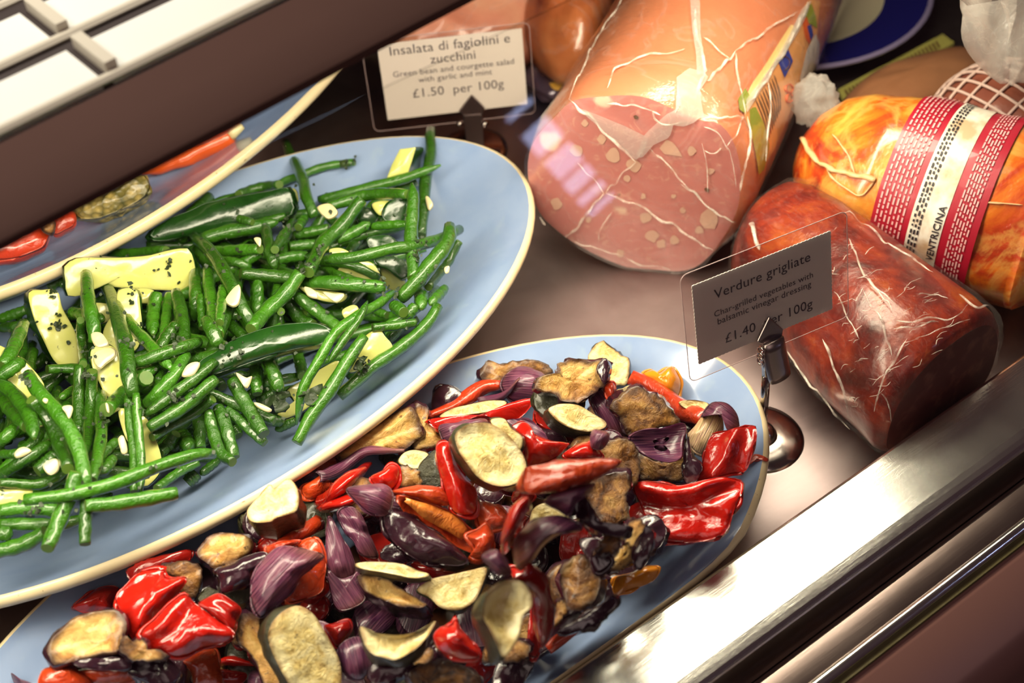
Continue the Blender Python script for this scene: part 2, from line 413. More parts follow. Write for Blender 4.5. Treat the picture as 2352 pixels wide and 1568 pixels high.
# upper shelf (upper left corner of the photo), well above the deck and close to the camera
sh = thing('upper_shelf', 'blurred upper shelf edge with brown fascia and white panels in the upper left corner', 'shelf', (-.26, -.09, .27)); sh.rotation_euler.z = math.radians(4.8)
X0, X1 = -.75, .9
prof = [(-.0965, .2952), (-.0955, .2980), (-.0920, .3000), (-.070, .3012), (-.0500, .3015), (-.0485, .3000), (-.0485, .2950), (-.0920, .2944)]
V, Fc = extrude_x(prof, X0, X1); o = mesh('fascia', V, Fc, M['fascia'], sh); autosmooth(o, 40)
V, Fc = extrude_x([(-.0484, .284), (-.0484, .2965), (-.044, .2985), (-.044, .284)], X0, X1); mesh('gap_strip', V, Fc, M['gap'], sh, smooth=False)
def lip(y, z=.3):
    V, Fc = extrude_x([(y+.001, z-.0012), (y, z+.0005), (y+.0015, z+.0018), (y+.0040, z+.0016), (y+.005, z-.0012)], X0, X1); o = mesh('panel_lip', V, Fc, M['lip'], sh); autosmooth(o, 40)
lip(-.0435); lip(-.0055); lip(.0345)
def slab(y0, y1, x0, x1, z=.3):
    V, Fc = extrude_x([(y0, z-.012), (y0, z), (y1, z), (y1, z-.012)], x0, x1); mesh('white_panel', V, Fc, M['white_panel'], sh, smooth=False)
rot_ = lambda p: (sh_c[0]+math.cos(-.0838)*(p[0]-sh_c[0])-math.sin(-.0838)*(p[1]-sh_c[1]),); sh_c = (-.26, -.09); p1 = rot_(at(243, 162, .3)); p2 = rot_(at(137, 78, .3))
slab(-.0385, -.012, X0, p1[0]-.004); slab(-.0385, -.012, p1[0]+.0045, X1)
slab(-.0005, .0265, X0, p2[0]-.004); slab(-.0005, .0265, p2[0]+.0045, X1)
for y in (-.0118, .0268):
    V, Fc = extrude_x([(y, .286), (y, .2990), (y+.0072, .2990), (y+.0072, .286)], X0, X1); mesh('gap_strip', V, Fc, M['gap'], sh, smooth=False)
for pp, y0, y1 in ((p1, -.0385, -.012), (p2, -.0005, .0265)):
    V, Fc = box((pp[0]+.0018, (y0+y1)/2, .3005), .005, y1-y0, .009); mesh('cross_bar', V, Fc, M['lip'], sh, smooth=False)
    V, Fc = box((pp[0]-.0024, (y0+y1)/2, .2965), .0034, y1-y0, .006); mesh('cross_gap', V, Fc, M['gap'], sh, smooth=False)
V, Fc = box((0.05, .075, .284), X1-X0, .20, .012); V[:, 1] += .0; mesh('shelf_board', V, Fc, M['gap'], sh, smooth=False)

# ------------------------------------------------------------------ platters
PROF_IN = [(.0005, -.0002), (.002, -.0012), (.005, -.0030), (.010, -.0056), (.017, -.0095), (.026, -.0150), (.037, -.0215), (.050, -.0270), (.064, -.0300), (.09, -.0320), (.115, -.0320)]
PROF_OUT = [(.0005, -.0002), (-.0008, -.0004), (-.0022, -.0014), (-.0030, -.0032), (-.0026, -.0058), (-.0008, -.0084), (.004, -.0125), (.012, -.0195), (.024, -.0280), (.036, -.0335), (.044, -.0362), (.046, -.0378), (.052, -.0378), (.055, -.0355), (.115, -.0355)]
class Plate:
    def __init__(s, cx, cy, A, B, ang, zr): s.c = (cx, cy); s.A = A; s.B = B; s.t = ang; s.z = zr
    def ring(s, off, z, n=96):
        a = np.linspace(0, 2*np.pi, n, endpoint=False); A = max(s.A-off, .002); B = max(s.B-off, .0015)
        x = A*np.cos(a); y = B*np.sin(a); c, q = math.cos(s.t), math.sin(s.t)
        P = np.stack([s.c[0]+x*c-y*q, s.c[1]+x*q+y*c, np.full(n, s.z+z)], 1)
        e = np.maximum(-.205-P[:, 1], 0); m_ = e > 0; g = 1-np.exp(-e/.0078)      # the near side sits snug against the rail
        P[m_, 1] = -.205-.0074*g[m_]; P[m_, 2] -= .0085*g[m_]*np.clip((P[m_, 2])/.04, 0, 1); return P
    def surf(s, prof, n=96):
        V = np.vstack([s.ring(o_, z, n) for o_, z in prof]); Fc = []
        for i in range(len(prof)-1):
            for k in range(n):
                k2 = (k+1) % n; Fc.append((i*n+k, i*n+k2, (i+1)*n+k2, (i+1)*n+k))
        Fc.append(tuple((len(prof)-1)*n+k for k in range(n)))
        return V, Fc
    def zin(s, x, y):
        dx, dy = x-s.c[0], y-s.c[1]; c, q = math.cos(s.t), math.sin(s.t); X = dx*c+dy*q; Y = -dx*q+dy*c
        rho = np.sqrt((X/s.A)**2+(Y/s.B)**2); off = (1-rho)*s.B
        z = np.interp(off, [p[0] for p in PROF_IN], [p[1] for p in PROF_IN])+s.z
        return np.where(rho < 1, z, -1)
    def build(s, label):
        t = thing('oval_platter', label, 'platter', (s.c[0], s.c[1], s.z-.0378))
        V, Fc = s.surf(PROF_IN); Fc = [q[::-1] for q in Fc]; mesh('glazed_well', V, Fc, M['glaze'], t)
        V, Fc = s.surf(PROF_OUT); mesh('rim', V, Fc, M['rim'], t)
        return t
PR = Plate(-.1704, -.1229, .2279, .1153, -.0146, .040)
PG = Plate(-.1715, .0605, .2250, .1172, .055, .068)
PT = Plate(-.1085, .2588, .227, .1165, .346, .100)
PR.build('blue glazed oval platter of roasted vegetables next to the steel rail')
PG.build('blue glazed oval platter of green beans and courgettes in the middle')
PT.build('blue glazed oval platter of carrots partly hidden under the upper shelf')
for p, h in ((PG, .030), (PT, .062)):
    V, Fc = box((p.c[0], p.c[1]+.01, h/2), .20, .06, h, [[math.cos(p.t), -math.sin(p.t), 0], [math.sin(p.t), math.cos(p.t), 0], [0, 0, 1]])
    tag(mesh('platter_riser', V, Fc, M['rail_dark'], smooth=False), 'steel block that lifts the %s platter off the deck' % ('green bean' if p is PG else 'carrot'), 'riser')

# ------------------------------------------------------------------ height field for stacking the food
class Field:
    def __init__(s, plate, x0, x1, y0, y1, d=.002):
        s.x0, s.y0, s.d = x0, y0, d; s.nx = int((x1-x0)/d); s.ny = int((y1-y0)/d)
        X = x0+(np.arange(s.nx)+.5)*d; Y = y0+(np.arange(s.ny)+.5)*d; XX, YY = np.meshgrid(X, Y, indexing='ij')
        s.H = plate.zin(XX, YY)
    def get(s, P):
        P = np.atleast_2d(P); i = np.clip(((P[:, 0]-s.x0)/s.d).astype(int), 0, s.nx-1); j = np.clip(((P[:, 1]-s.y0)/s.d).astype(int), 0, s.ny-1)
        return s.H[i, j]
    def put(s, P):
        P = np.atleast_2d(P); i = ((P[:, 0]-s.x0)/s.d).astype(int); j = ((P[:, 1]-s.y0)/s.d).astype(int)
        for a, b in ((0, 0), (1, 0), (-1, 0), (0, 1), (0, -1)):
            ii = i+a; jj = j+b; ok = (ii >= 0) & (jj >= 0) & (ii < s.nx) & (jj < s.ny)
            np.maximum.at(s.H, (ii[ok], jj[ok]), P[ok, 2])
def march(field, x, y, clear, hi=.16):
    """distance from the camera at which a ball of the given clearance first rests on the pile"""
    d = ray(x, y); s0 = (hi-CAM[2])/d[2]; s1 = (.0-CAM[2])/d[2]
    ss = np.arange(s0, s1, .0012); Q = CAM+ss[:, None]*d
    h = field.get(Q)
    bad = np.where(Q[:, 2]-clear < h)[0]
    return ss[bad[0]] if len(bad) else (0.03-CAM[2])/d[2]

def under(plate, V):
    """squeeze anything that would stick up through a platter back below its underside"""
    V = np.array(V, float); dx, dy = V[:, 0]-plate.c[0], V[:, 1]-plate.c[1]; c, q = math.cos(plate.t), math.sin(plate.t)
    X = dx*c+dy*q; Y = -dx*q+dy*c; rho = np.sqrt((X/plate.A)**2+(Y/plate.B)**2); off = (1-rho)*plate.B
    pr = PROF_OUT[3:11]; z = np.interp(off, [p[0] for p in pr], [p[1] for p in pr])+plate.z-.0012
    m_ = off > -.0032; V[m_, 2] = np.minimum(V[m_, 2], z[m_]); return V
# ------------------------------------------------------------------ green bean salad
FG = Field(PG, -.45, .12, -.10, .22); FG.lid = PT
BGRP = 'green beans in the salad'
BEANS = []            # (object, pixel line, length px, width)
def bean_geom(P, r, seed=0, cut=(True, True)):
    n = len(P); u = np.linspace(0, 1, n)
    rad = r*(.80+.20*np.sin(np.pi*np.clip(u*1.02, 0, 1))**.6)
    rs = np.random.default_rng(seed)
    ph = rs.random()*6; rad = rad*(1+.055*np.sin(u*np.pi*rs.integers(7, 11)+ph))
    if not cut[0]: rad = rad*np.clip(u/.16+.12, 0, 1)**.6
    if not cut[1]: rad = rad*np.clip((1-u)/.16+.12, 0, 1)**.6
    P = P+np.stack([vnoise(P+seed, 70), vnoise(P+5+seed, 70), vnoise(P+9+seed, 70)], 1)*.0006
    return tube(P, rad, 10, cap=True), rad
def bean_line(field, pts, r, lift=0):
    n = 18
    line = arclen_resample(catmull(pts, 40), n) if len(pts) > 2 else arclen_resample(pts, n)
    s = np.array([march(field, x, y, r*.72) for x, y in line])
    u = np.linspace(-1, 1, n); c = np.polyfit(u, s, 2 if len(pts) > 2 else 1); fit = np.polyval(c, u)
    D_ = np.array([ray(*q) for q in line])
    for _ in range(3):
        z_ = CAM[2]+D_[:, 2]*fit; Q_ = CAM+D_*fit[:, None]; len_ = np.linalg.norm(np.diff(Q_, axis=0), axis=1).sum(); rg = z_.max()-z_.min(); lim = .28*len_
        if rg > lim:
            sh_ = (z_.mean()-CAM[2])/D_[:, 2]; fit = sh_+(fit-sh_)*lim/rg
    d = fit-s; fit -= max(np.percentile(d, 88)-.0008, 0)+lift
    P = np.array([CAM+ray(*line[i])*fit[i] for i in range(n)]); P[:, 2] = np.maximum(P[:, 2], PG.zin(P[:, 0], P[:, 1])+r*.85); return P
NB = [0]
def bean(cid, *co, w=80, tip=None, cut=(True, True), label=None, lift=0):
    pts = px(cid, *co); sc = {3: 3.266, 5: 3.266, 6: 3.35, 0: 1.0}.get(cid, 3.267)
    d0 = np.linalg.norm(at(*pts[len(pts)//2], .075)-CAM)
    r = max(w*1.18/sc/F_PX*d0/2, .0022); NB[0] += 1
    P = bean_line(FG, pts, r, lift)
    if label is None and NB[0] % 3 == 0 and cut == (True, True): cut = (True, False)
    (V, Fc), rad = bean_geom(P, r, NB[0], cut); V = under(PT, V)
    mi = [0]*(len(Fc)-2)+[1, 1]
    o = mesh('green_bean', V, Fc, [M['bean'], M['bean_tip']], None, origin=P[len(P)//2]-np.array([0, 0, r]), mi=mi)
    for q_ in list(o.data.polygons)[-2:]: q_.use_smooth = False
    tag(o, label, 'green bean', BGRP)
    if tip is not None:
        k = slice(0, 4) if tip == 0 else slice(-4, None); Q = P[k]; q, ff = tube(Q, (rad[k]*1.06)*(np.array([.5, .8, 1.05, .9]) if tip == 0 else np.array([.9, 1.05, .8, .5])), 10)
        mesh('stalk_end', q, ff, M['bean_stalk'], o)
    top = V.copy(); FG.put(top); FG.put(P+[0, 0, r*.9])
    BEANS.append((o, pts, r))
    return o

# buried beans first
TIPS = px(3, 300,560, 1250,380, 1400,330, 1600,860, 1400,1330)
reg = np.array([(0,760),(60,690),(170,610),(360,530),(520,450),(700,420),(900,400),(985,420),(1010,560),(1000,680),(930,790),(830,880),(700,960),(600,980),(480,1060),(380,1120),(150,1180),(0,1200)], float)
def inside(p, poly):
    c = False; n = len(poly); x, y = p
    for i in range(n):
        x1, y1 = poly[i]; x2, y2 = poly[i-1]
        if (y1 > y) != (y2 > y) and x < (x2-x1)*(y-y1)/(y2-y1)+x1: c = not c
    return c
rb = random.Random(3)
nf = 0
while nf < 165:
    x, y = rb.uniform(-220, 1010), rb.uniform(400, 1260)
    if x > 0 and not inside((x, y), reg): continue
    if x <= 0 and not (720 < y < 1330): continue
    L_ = rb.uniform(190, 330); a = rb.uniform(0, math.pi) if rb.random() < .5 else rb.gauss(-.5, .5)
    dx, dy = math.cos(a)*L_/2, math.sin(a)*L_/2
    e1, e2 = (x-dx, y-dy), (x+dx, y+dy)
    if not all(inside(e, reg) or e[0] < 0 for e in (e1, e2)): continue
    k = rb.uniform(-18, 18)
    o = bean(0, *e1, x-k*math.sin(a), y+k*math.cos(a), *e2, w=rb.uniform(20, 27), label='green bean mostly buried low in the heap beneath other beans')
    o['group'] = 'buried green beans'
    nf += 1
NBUR = len(BEANS)

def courgette(cid, face, side, T=.010, label='', flesh='zflesh', skin='zskin', skin_edges=None, dome=.0008, jag=.0, **k): 
    return chunk(cid, face, side, T, 'courgette_piece', label, 'courgette', flesh, skin, dome, jag, field=FG, group='courgette pieces in the salad', **k)

def resolve(outline, n):
    P = catmull(np.asarray(outline, float), n*3, closed=True)
    return arclen_resample(P, n, closed=True)
def chunk(cid, outline, side, T, name, label, cat, top, skin, dome=.002, jag=.0, field=None, group=None, n=44, rough=.0008, taper=.9, tol=.15, creases=(), sharp=False, lift=0, curl=0.0, base=None):
    """a solid piece: its upper face is bounded by the outline, its flank runs back along side (screen direction, pixels) for thickness T"""
    pts = np.array(px(cid, *outline)); 
    O = arclen_resample(pts, n, closed=True) if sharp else resolve(pts, n)
    if jag:
        cc = O.mean(0); rs = np.random.default_rng(int(abs(O[0, 0]*7+O[0, 1]))); k_ = rs.normal(0, 1, n); k_ = (k_+np.roll(k_, 1)*.5)
        dd = O-cc; O = O+dd/np.linalg.norm(dd, axis=1)[:, None]*k_[:, None]*jag
    c = O.mean(0)
    s = march(field, c[0], c[1], T*.6)
    P0 = CAM+ray(*c)*s
    mpp = s/F_PX
    sv = (IX*side[0]+IY*side[1])*mpp*(1 if cid == 0 else 1/({1:2.8, 2:3.267, 3:3.266, 4:3.267, 5:3.266, 6:3.35, 7:3.35, 8:3.136, 9:3.36}[cid]))
    ln = np.linalg.norm(sv)
    if ln > T*.96: T = ln/.96
    wv = sv+ray(*c)*math.sqrt(max(T*T-ln*ln, 0)); nrm = -wv/np.linalg.norm(wv)
    top_pts = []
    for p in O:
        d = ray(*p); top_pts.append(CAM+d*(((P0-CAM)@nrm)/(d@nrm)))
    top_pts = np.array(top_pts); ctr = top_pts.mean(0)
    # local frame from the principal axes
    Q = top_pts-ctr; q_, s_, vt = np.linalg.svd(Q-Q.mean(0), full_matrices=False); ua = vt[0]; va = np.cross(nrm, ua)
    if ua @ IX < 0: ua, va = -ua, -va
    su = np.abs(Q@ua).max(); sv2 = np.abs(Q@va).max()
    ts = [1.0, .95, .86, .74, .6, .45, .3, .15]
    V = []
    rs = float(ctr[0]*913+ctr[1]*377)
    for tt in ts:
        ring = ctr+Q*tt
        uu_ = (Q*tt)@ua/su; vv_ = (Q*tt)@va/sv2
        h = dome*(1-tt**2.6)+curl*(vv_**2)
        if tt == 1.0: h = h-.0004
        nz = vnoise(ring+rs, 95)*rough+vnoise(ring+rs+3, 230)*rough*.5
        V.append(ring+nrm*(h+nz*(1.0 if tt < 1 else .4))[:, None])
    V.append((ctr+nrm*dome)[None])
    V = np.vstack(V)
    for cr in creases:                      # creases: pixel line, depth (m), width (m)
        lp = np.array(px(cid, *cr[0])); lw = []
        for p in arclen_resample(catmull(lp, 30) if len(lp) > 2 else lp, 30):
            d = ray(*p); lw.append(CAM+d*(((P0-CAM)@nrm)/(d@nrm)))
        lw = np.array(lw); D = np.sqrt((((V[:, None]-lw[None])-((V[:, None]-lw[None])@nrm)[..., None]*nrm)**2).sum(2)).min(1)
        V = V+nrm*(cr[1]*np.exp(-(D/cr[2])**2))[:, None]
    nt = len(ts); Fc = []
    for i in range(nt-1):
        for k in range(n):
            k2 = (k+1) % n; Fc.append((i*n+k, (i+1)*n+k, (i+1)*n+k2, i*n+k2))
    ci = nt*n
    for k in range(n): Fc.append(((nt-1)*n+k, ci, (nt-1)*n+(k+1) % n))
    UV = np.stack([((V-ctr)@ua)/su*.5+.5, ((V-ctr)@va)/sv2*.5+.5], 1)
    # flank and underside
    E = V[:n]; W = []
    lev = [(.0, 1.0), (.12, 1.035), (.45, 1.04), (.8, (1+taper)/2+.02), (1.0, taper), (1.04, taper*.8), (1.04, taper*.4)]
    for a, b in lev:
        ring = ctr+(E-ctr)*b-nrm*T*a
        nz = vnoise(ring+rs+7, 160)*rough*1.2*(0 if a == 0 else 1)
        dd = ring-ctr; dd -= (dd@nrm)[:, None]*nrm; dd /= np.linalg.norm(dd, axis=1)[:, None]+1e-9
        W.append(ring+dd*nz[:, None])
    W.append((ctr-nrm*T*1.03)[None]); W = np.vstack(W); nl = len(lev); Fs = []
    for i in range(nl-1):
        for k in range(n):
            k2 = (k+1) % n; Fs.append((i*n+k, i*n+k2, (i+1)*n+k2, (i+1)*n+k)[::-1])
    for k in range(n): Fs.append(((nl-1)*n+k, nl*n, (nl-1)*n+(k+1) % n)[::-1])
    if (np.cross(V[n]-V[0], V[1]-V[0])@nrm) > 0:   # outline orientation
        Fc = [q[::-1] for q in Fc]; Fs = [q[::-1] for q in Fs]
    # settle: slide along the line of sight until the piece rests on the pile
    d = ray(*c); low = W[3*n:]; sh_ = 0.03
    best = 0
    while sh_ > -.03:
        z = low-d*sh_
        if (field.get(z) > z[:, 2]+.001).mean() > tol: best = sh_+.001; break
        sh_ -= .001; best = sh_
    mv = -d*(best+lift); V = V+mv; W = W+mv
    lid = PG if field.lid is None else field.lid; V = under(lid, V) if field.lid is not None else V; W = under(lid, W) if field.lid is not None else W
    RM_ = np.concatenate([np.repeat(ts, n), [0.0]])
    org = ctr+mv-nrm*T; 
    if top == skin:
        o = mesh(name, np.vstack([V, W[n:]]), Fc+[tuple((x if x < n else x-n+len(V)) for x in q) for q in Fs], M[top], None, origin=org,
                 rim=np.concatenate([RM_, np.ones(len(W)-n)]), uvs=np.vstack([UV, np.stack([((W[n:]-mv-ctr)@ua)/su*.5+.5, ((W[n:]-mv-ctr)@va)/sv2*.5+.5], 1)]))
        tag(o, label, cat, group)
    else:
        o = thing(name, label, cat, org, group)
        mesh('flesh', V, Fc, M[top], o, uvs=UV, rim=RM_)
        mesh('skin', W, Fs, M[skin], o, uvs=np.stack([((W-mv-ctr)@ua)/su*.5+.5, ((W-mv-ctr)@va)/sv2*.5+.5], 1))
    field.put(V); field.put(W[:3*n]); 
    for tt in (.5, .8): field.put(ctr+mv+(V[:n]-mv-ctr)*tt)
    return o

# courgettes and beans, from the bottom of the heap upwards
courgette(4, (-60,230,0,240,100,290,200,370,300,480,330,560,250,630,180,630,60,500,-60,420), (-10,25), .012, 'pale courgette wedge half buried at the far left edge of the photo')
courgette(3, (1030,1110,1100,1120,1200,1180,1200,1240,1150,1265,1080,1240), (-10,-40), .010, 'small courgette wedge with dark skin near the right side of the beans')
courgette(3, (980,1020,1120,1010,1230,1060,1235,1150,1180,1180,1080,1110,1010,1080), (0,10), .009, 'dark green courgette skin piece lying under beans on the right', flesh='zskin')
courgette(3, (640,960,720,945,800,985,760,1030,680,1020), (0,10), .008, 'small cream courgette chip beneath the crossing beans')
courgette(3, (700,1120,820,1050,960,1060,1030,1190,900,1230,780,1190), (0,12), .010, 'cream courgette slice beneath two beans right of centre')
courgette(3, (850,650,960,650,1010,700,960,770,860,750), (0,15), .009, 'dark courgette piece behind the leaning bean', flesh='zskin')
courgette(3, (960,620,1040,590,1110,600,1080,650,1020,700), (30,20), .009, 'tiny yellow courgette corner with green skin near the upright bean')
courgette(3, (1090,600,1220,560,1230,700,1120,760,1040,700), (0,15), .009, 'dark green courgette skin beside the upright beans', flesh='zskin')
courgette(3, (930,870,1080,850,1160,920,1100,960,960,950), (0,15), .009, 'glossy dark courgette skin under the long slanting bean', flesh='zskin')
courgette(3, (420,1240,560,1260,760,1290,720,1350,560,1330), (0,12), .006, 'translucent courgette strip below the thick level bean')
courgette(5, (330,640,450,560,580,480,700,420,700,480,640,640,540,720,430,800,300,850,260,810,380,720), (0,14), .008, 'long pale courgette strip under the crossing beans at the front')
courgette(5, (740,40,820,0,860,30,820,90,760,100), (0,12), .008, 'small orange yellow courgette end behind the dark curved one')
courgette(4, (640,-60,760,-80,860,-40,800,60,700,60), (0,14), .010, 'pale courgette lump beneath the upper wedge on the left')
courgette(2, (1020,1255,1150,1265,1150,1350,1090,1360,1030,1345), (0,15), .010, 'stub of yellow courgette below the large pale wedge')
courgette(4, (-80,1320,0,1315,240,1325,200,1380,180,1435,0,1440,-80,1440), (0,20), .012, 'pale courgette stick at the left photo edge near the front rim')
courgette(3, (340,500,390,510,410,590,370,600,350,560), (0,10), .008, 'yellow end of the large dark courgette')
bean(3, 960,790,1230,760, w=60); bean(3, 0,830,200,800, w=60); bean(3, 700,890,950,760, w=75); bean(3, 340,930,560,920, w=75)
bean(3, 1450,1250,1340,1360,1180,1500, w=60); bean(3, 1330,1210,1330,1400, w=90); bean(3, 590,1090,700,1140,870,1210, w=60)
bean(4, 1470,640,1490,800,1500,1010, w=85); bean(4, 1360,900,1400,960,1420,1020, w=100); bean(4, 1320,900,1260,980,1190,1050, w=80)
bean(4, 1750,860,1790,920, w=80); bean(4, 1640,1100,1510,1210, w=60); bean(4, 1480,1190,1400,1270, w=95)
bean(4, 880,960,780,1050,700,1150, w=70); bean(4, 860,1080,760,1200, w=70); bean(4, 1230,600,1100,700,1080,800, w=80); bean(4, 1200,430,1190,650, w=70)
bean(4, 0,960,90,880,150,830, w=80); bean(4, 0,1060,150,1040,300,900, w=60); bean(4, 320,860,250,960,130,1050, w=60)
bean(4, 550,560,450,640, w=50); bean(4, 1130,410,1000,460, w=60); bean(3, 1080,1450,950,1400, w=60); bean(3, 1290,1380,1190,1500, w=80)
bean(5, 120,590,260,570,400,540, w=70); bean(5, 100,720,230,660, w=80); bean(5, 1250,60,1080,150,950,200, w=60)
bean(2, 0,1480,200,1400, w=70); bean(2, 0,1540,150,1530,260,1480, w=70); bean(2, 530,1430,780,1480, w=80); bean(2, 380,1260,440,1200,500,1230, w=70)
bean(2, 800,980,1000,990,1250,960, w=75); bean(2, 1460,1080,1470,1250,1460,1500, w=85); bean(2, 1380,1360,1330,1560, w=60); bean(2, 1500,1300,1520,1550, w=60)
bean(4, 1240,280,1130,430,1010,430, w=60); bean(3, 60,1180,140,1350,280,1420, w=60); bean(3, 330,1350,420,1480,520,1520, w=90)
courgette(5, (870,270,1000,185,1060,240,1110,320,1000,400,900,470,790,500,830,380), (0,16), .010, 'pale yellow courgette chunk by the front right rim of the green bean platter')
courgette(4, (890,740,950,720,1000,780,1090,780,1150,900,1205,1065,1200,1180,1090,1290,1040,1200,1060,1000,960,960), (0,10), .008, 'long cream courgette strip hanging down behind the upright double bean')
courgette(2, (890,1270,1020,1265,1050,1400,1060,1560,1020,1700,900,1720,790,1720,780,1560,870,1400), (20,16), .010, 'yellow courgette slice beneath the large pale wedge, crossed by a long bean', dome=.001)
courgette(4, (690,270,780,240,860,260,920,400,950,560,820,625,740,500,690,380), (-16,20), .010, 'ridged pale courgette slice with garlic on it, left of the upright double bean')
courgette(2, (220,1285,320,1265,430,1270,470,1400,560,1568,590,1700,580,1830,540,1860,420,1800,330,1640,250,1450), (-55,25), .020, 'upright courgette stick with thick dark green skin on its left')
courgette(3, (1170,205,1290,190,1260,290,1230,380,1150,400,1070,425,1110,320), (75,8), .022, 'courgette wedge leaning at the top by the upright bean', sharp=True)
bean(3, 250,470,330,430,400,410,620,340,830,300, w=58, tip=1, label='bean with a dark stalk end pointing at the far rim of the platter')
bean(3, -40,545,130,495,270,472, w=68)
bean(2, 1350,900,1430,720,1570,570, w=95, label='bean crossing the end of the big dark courgette piece')
courgette(0, (343,541,372,510,440,482,470,468,560,448,620,438,662,430,671,452,673,490,600,515,520,535,440,540,390,550,352,553), (0,3), .010, 'large dark green courgette piece lying skin side up at the back of the heap', flesh='zskin', dome=.004)
bean(3, 1405,60,1400,250,1370,400,1345,600,1330,850, w=78, label='tall bean standing past the far rim at the right end')
bean(3, 560,585,850,510,1100,445,1350,370,1480,320, w=68, cut=(True, False), label='long bean running from the heap up to the courgette wedge at the top')
bean(3, 640,640,870,560,1050,540,1230,540, w=75); bean(3, 1260,460,1270,600,1250,850,1265,1000,1270,1180, w=85, cut=(False, True), label='pale green bean standing just left of the tall bean')
bean(3, 0,780,150,750,310,705, w=60); bean(3, 380,850,640,795, w=70); bean(3, 410,790,470,700, w=65); bean(3, 250,1030,350,1010,480,1000, w=75)
bean(2, 1590,960,1750,965,1950,950, w=75); bean(2, 1510,880,1700,830,1900,790,2091,750, w=95); bean(2, 1650,1030,1780,1050,1870,1090, w=60)
bean(2, 1790,720,1890,750, w=55, label='short bean stub poking out beneath the large dark courgette')
bean(3, 160,790,190,950,245,1110, w=75); bean(3, 335,800,280,880,235,960, w=62); bean(3, 100,1210,90,1340,90,1480, w=80)
bean(3, 480,1010,600,1040,830,1080,1010,1170, w=65, label='slim bean sloping down to the right above the thick level bean')
bean(3, 620,1025,850,1010,1100,960,1300,925,1460,880,1620,805, w=78, label='long slanting bean that tapers to the right and reaches over the rim side')
bean(3, 1620,900,1520,1080,1380,1240, w=62); bean(3, 1510,1240,1400,1370, w=70)
bean(3, 1540,780,1530,900,1420,1050,1300,1200,1170,1330, w=98, label='thick bright bean near the right end, bent at its upper tip')
bean(2, 1560,1110,1590,1350,1640,1600, w=85); bean(2, 1170,1280,1150,1400,1150,1600, w=88); bean(2, 1270,1290,1250,1420,1230,1600, w=66)
bean(2, 1680,1240,1650,1500, w=66); bean(2, 1930,1200,1935,1450, w=80)
bean(3, -30,1135,180,1150,440,1180, w=85); bean(3, 470,1200,700,1210,1060,1240, w=95, label='thick level bean in the right half, pointing left and right')
bean(3, 390,1300,560,1430,740,1570, w=88, label='light green bean sloping down to the right above the dark curved courgette')
bean(3, 1120,1370,1200,1420, w=85)
bean(2, 1320,1275,1360,1450,1390,1700,1395,1780, w=88); bean(4, 1550,50,1600,150,1640,260, w=88)
bean(3, 310,160,360,260,430,400,480,580,535,715, w=75, label='dark bean sticking up across the far rim, leaning left')
bean(3, 885,580,740,770,600,900,540,1010,480,1130, w=92, label='long bean leaning right, cut open at its upper end, right of centre')
bean(2, 1460,860,1600,1000,1720,1200,1820,1400,1920,1570, w=88, label='long bean sloping down right with a garlic slice resting on it')
bean(3, 425,1130,300,1290,150,1440,55,1560, w=98, label='thick bean leaning right that meets the garlic slice bean in a V')
bean(4, 1310,80,1190,260, w=75); bean(4, 950,30,1040,150,1160,270,1290,430, w=76); bean(4, 1390,310,1280,500,1100,690, w=85)
bean(4, 180,80,100,260,10,390, w=85); bean(4, 150,370,0,470,-60,500, w=85); bean(4, 380,970,180,1100,0,1215, w=75)
bean(4, 1935,400,1925,600, w=78); bean(4, 2030,340,2080,580, w=85); bean(5, 80,450,100,670, w=80); bean(5, 400,350,440,540, w=78); bean(5, 185,400,230,520,275,650, w=88)
bean(5, 960,170,1120,155,1290,130, w=62); bean(5, 390,870,230,945, w=62, cut=(True, False)); bean(5, 120,810,210,860,300,880, w=85)
courgette(0, (452,835,500,805,540,778,620,750,700,740,745,747,765,768,735,790,680,800,600,822,520,850,470,862), (2,14), .012, 'dark curved courgette piece lying skin side up across the middle of the heap', flesh='zskin', dome=.004)
bean(5, 1120,-90,980,10,850,80,700,200,560,420,450,620,400,900, w=66, cut=(True, False), label='long curved bean running down to a pointed end at the front')
bean(5, 930,-30,870,100,760,250,640,430, w=48, cut=(False, False), label='thin leaf like bean pod split along its length')
bean(5, 1450,10,1340,180,1150,340,950,480,720,680, w=85, label='long bean lying along the front right rim under the pale courgette chunk')
bean(5, 900,240,790,400,640,650,500,850,390,1035, w=88, label='bean whose cut end touches the cream rim at the front centre')
bean(4, 1560,590,1750,660,1900,730,2060,800, w=72); bean(4, 1700,720,1830,830,1990,975, w=72, label='bean ending at the glaze just left of the cream rim touching bean')
bean(4, 1740,490,1850,680,1980,900, w=90, label='stout bean sloping down to the right with a square cut end at the front')
bean(4, 1640,700,1700,880,1760,1075, w=85); bean(4, 1560,730,1600,900,1650,1040,1745,1115, w=80, label='bean with a hooked lower end resting on the front glaze')
bean(4, 1500,1110,1350,1190,1170,1310, w=62); bean(4, 1600,640,1450,760,1300,840,1140,930, w=66); bean(4, 1610,360,1450,490,1250,640,1080,760, w=76)
bean(4, 1620,490,1450,640,1280,760,1120,860, w=85, label='smooth bean leaning right, lower one of the pair below the dark curved courgette')
bean(4, 1490,215,1370,250,1240,290,990,380, w=76, label='bean nearly level with a dark mint speckled end, above centre left')
bean(4, 0,1480,200,1460,500,1475, w=88); bean(4, 0,1275,250,1285,400,1240,520,1150, w=62)
bean(6, 0,340,400,350,620,310, w=80); bean(6, -60,440,0,425,95,430, w=90); bean(6, -60,560,0,545,180,500,350,410, w=98)
bean(4, 420,1060,340,1130,270,1180, w=95, label='short bean end with a hollow centre beside a round garlic slice')
bean(4, 690,100,660,-60,650,-180, w=88); bean(4, 600,50,610,200,625,380, w=58, label='slim upright bean left of the ridged courgette slice')
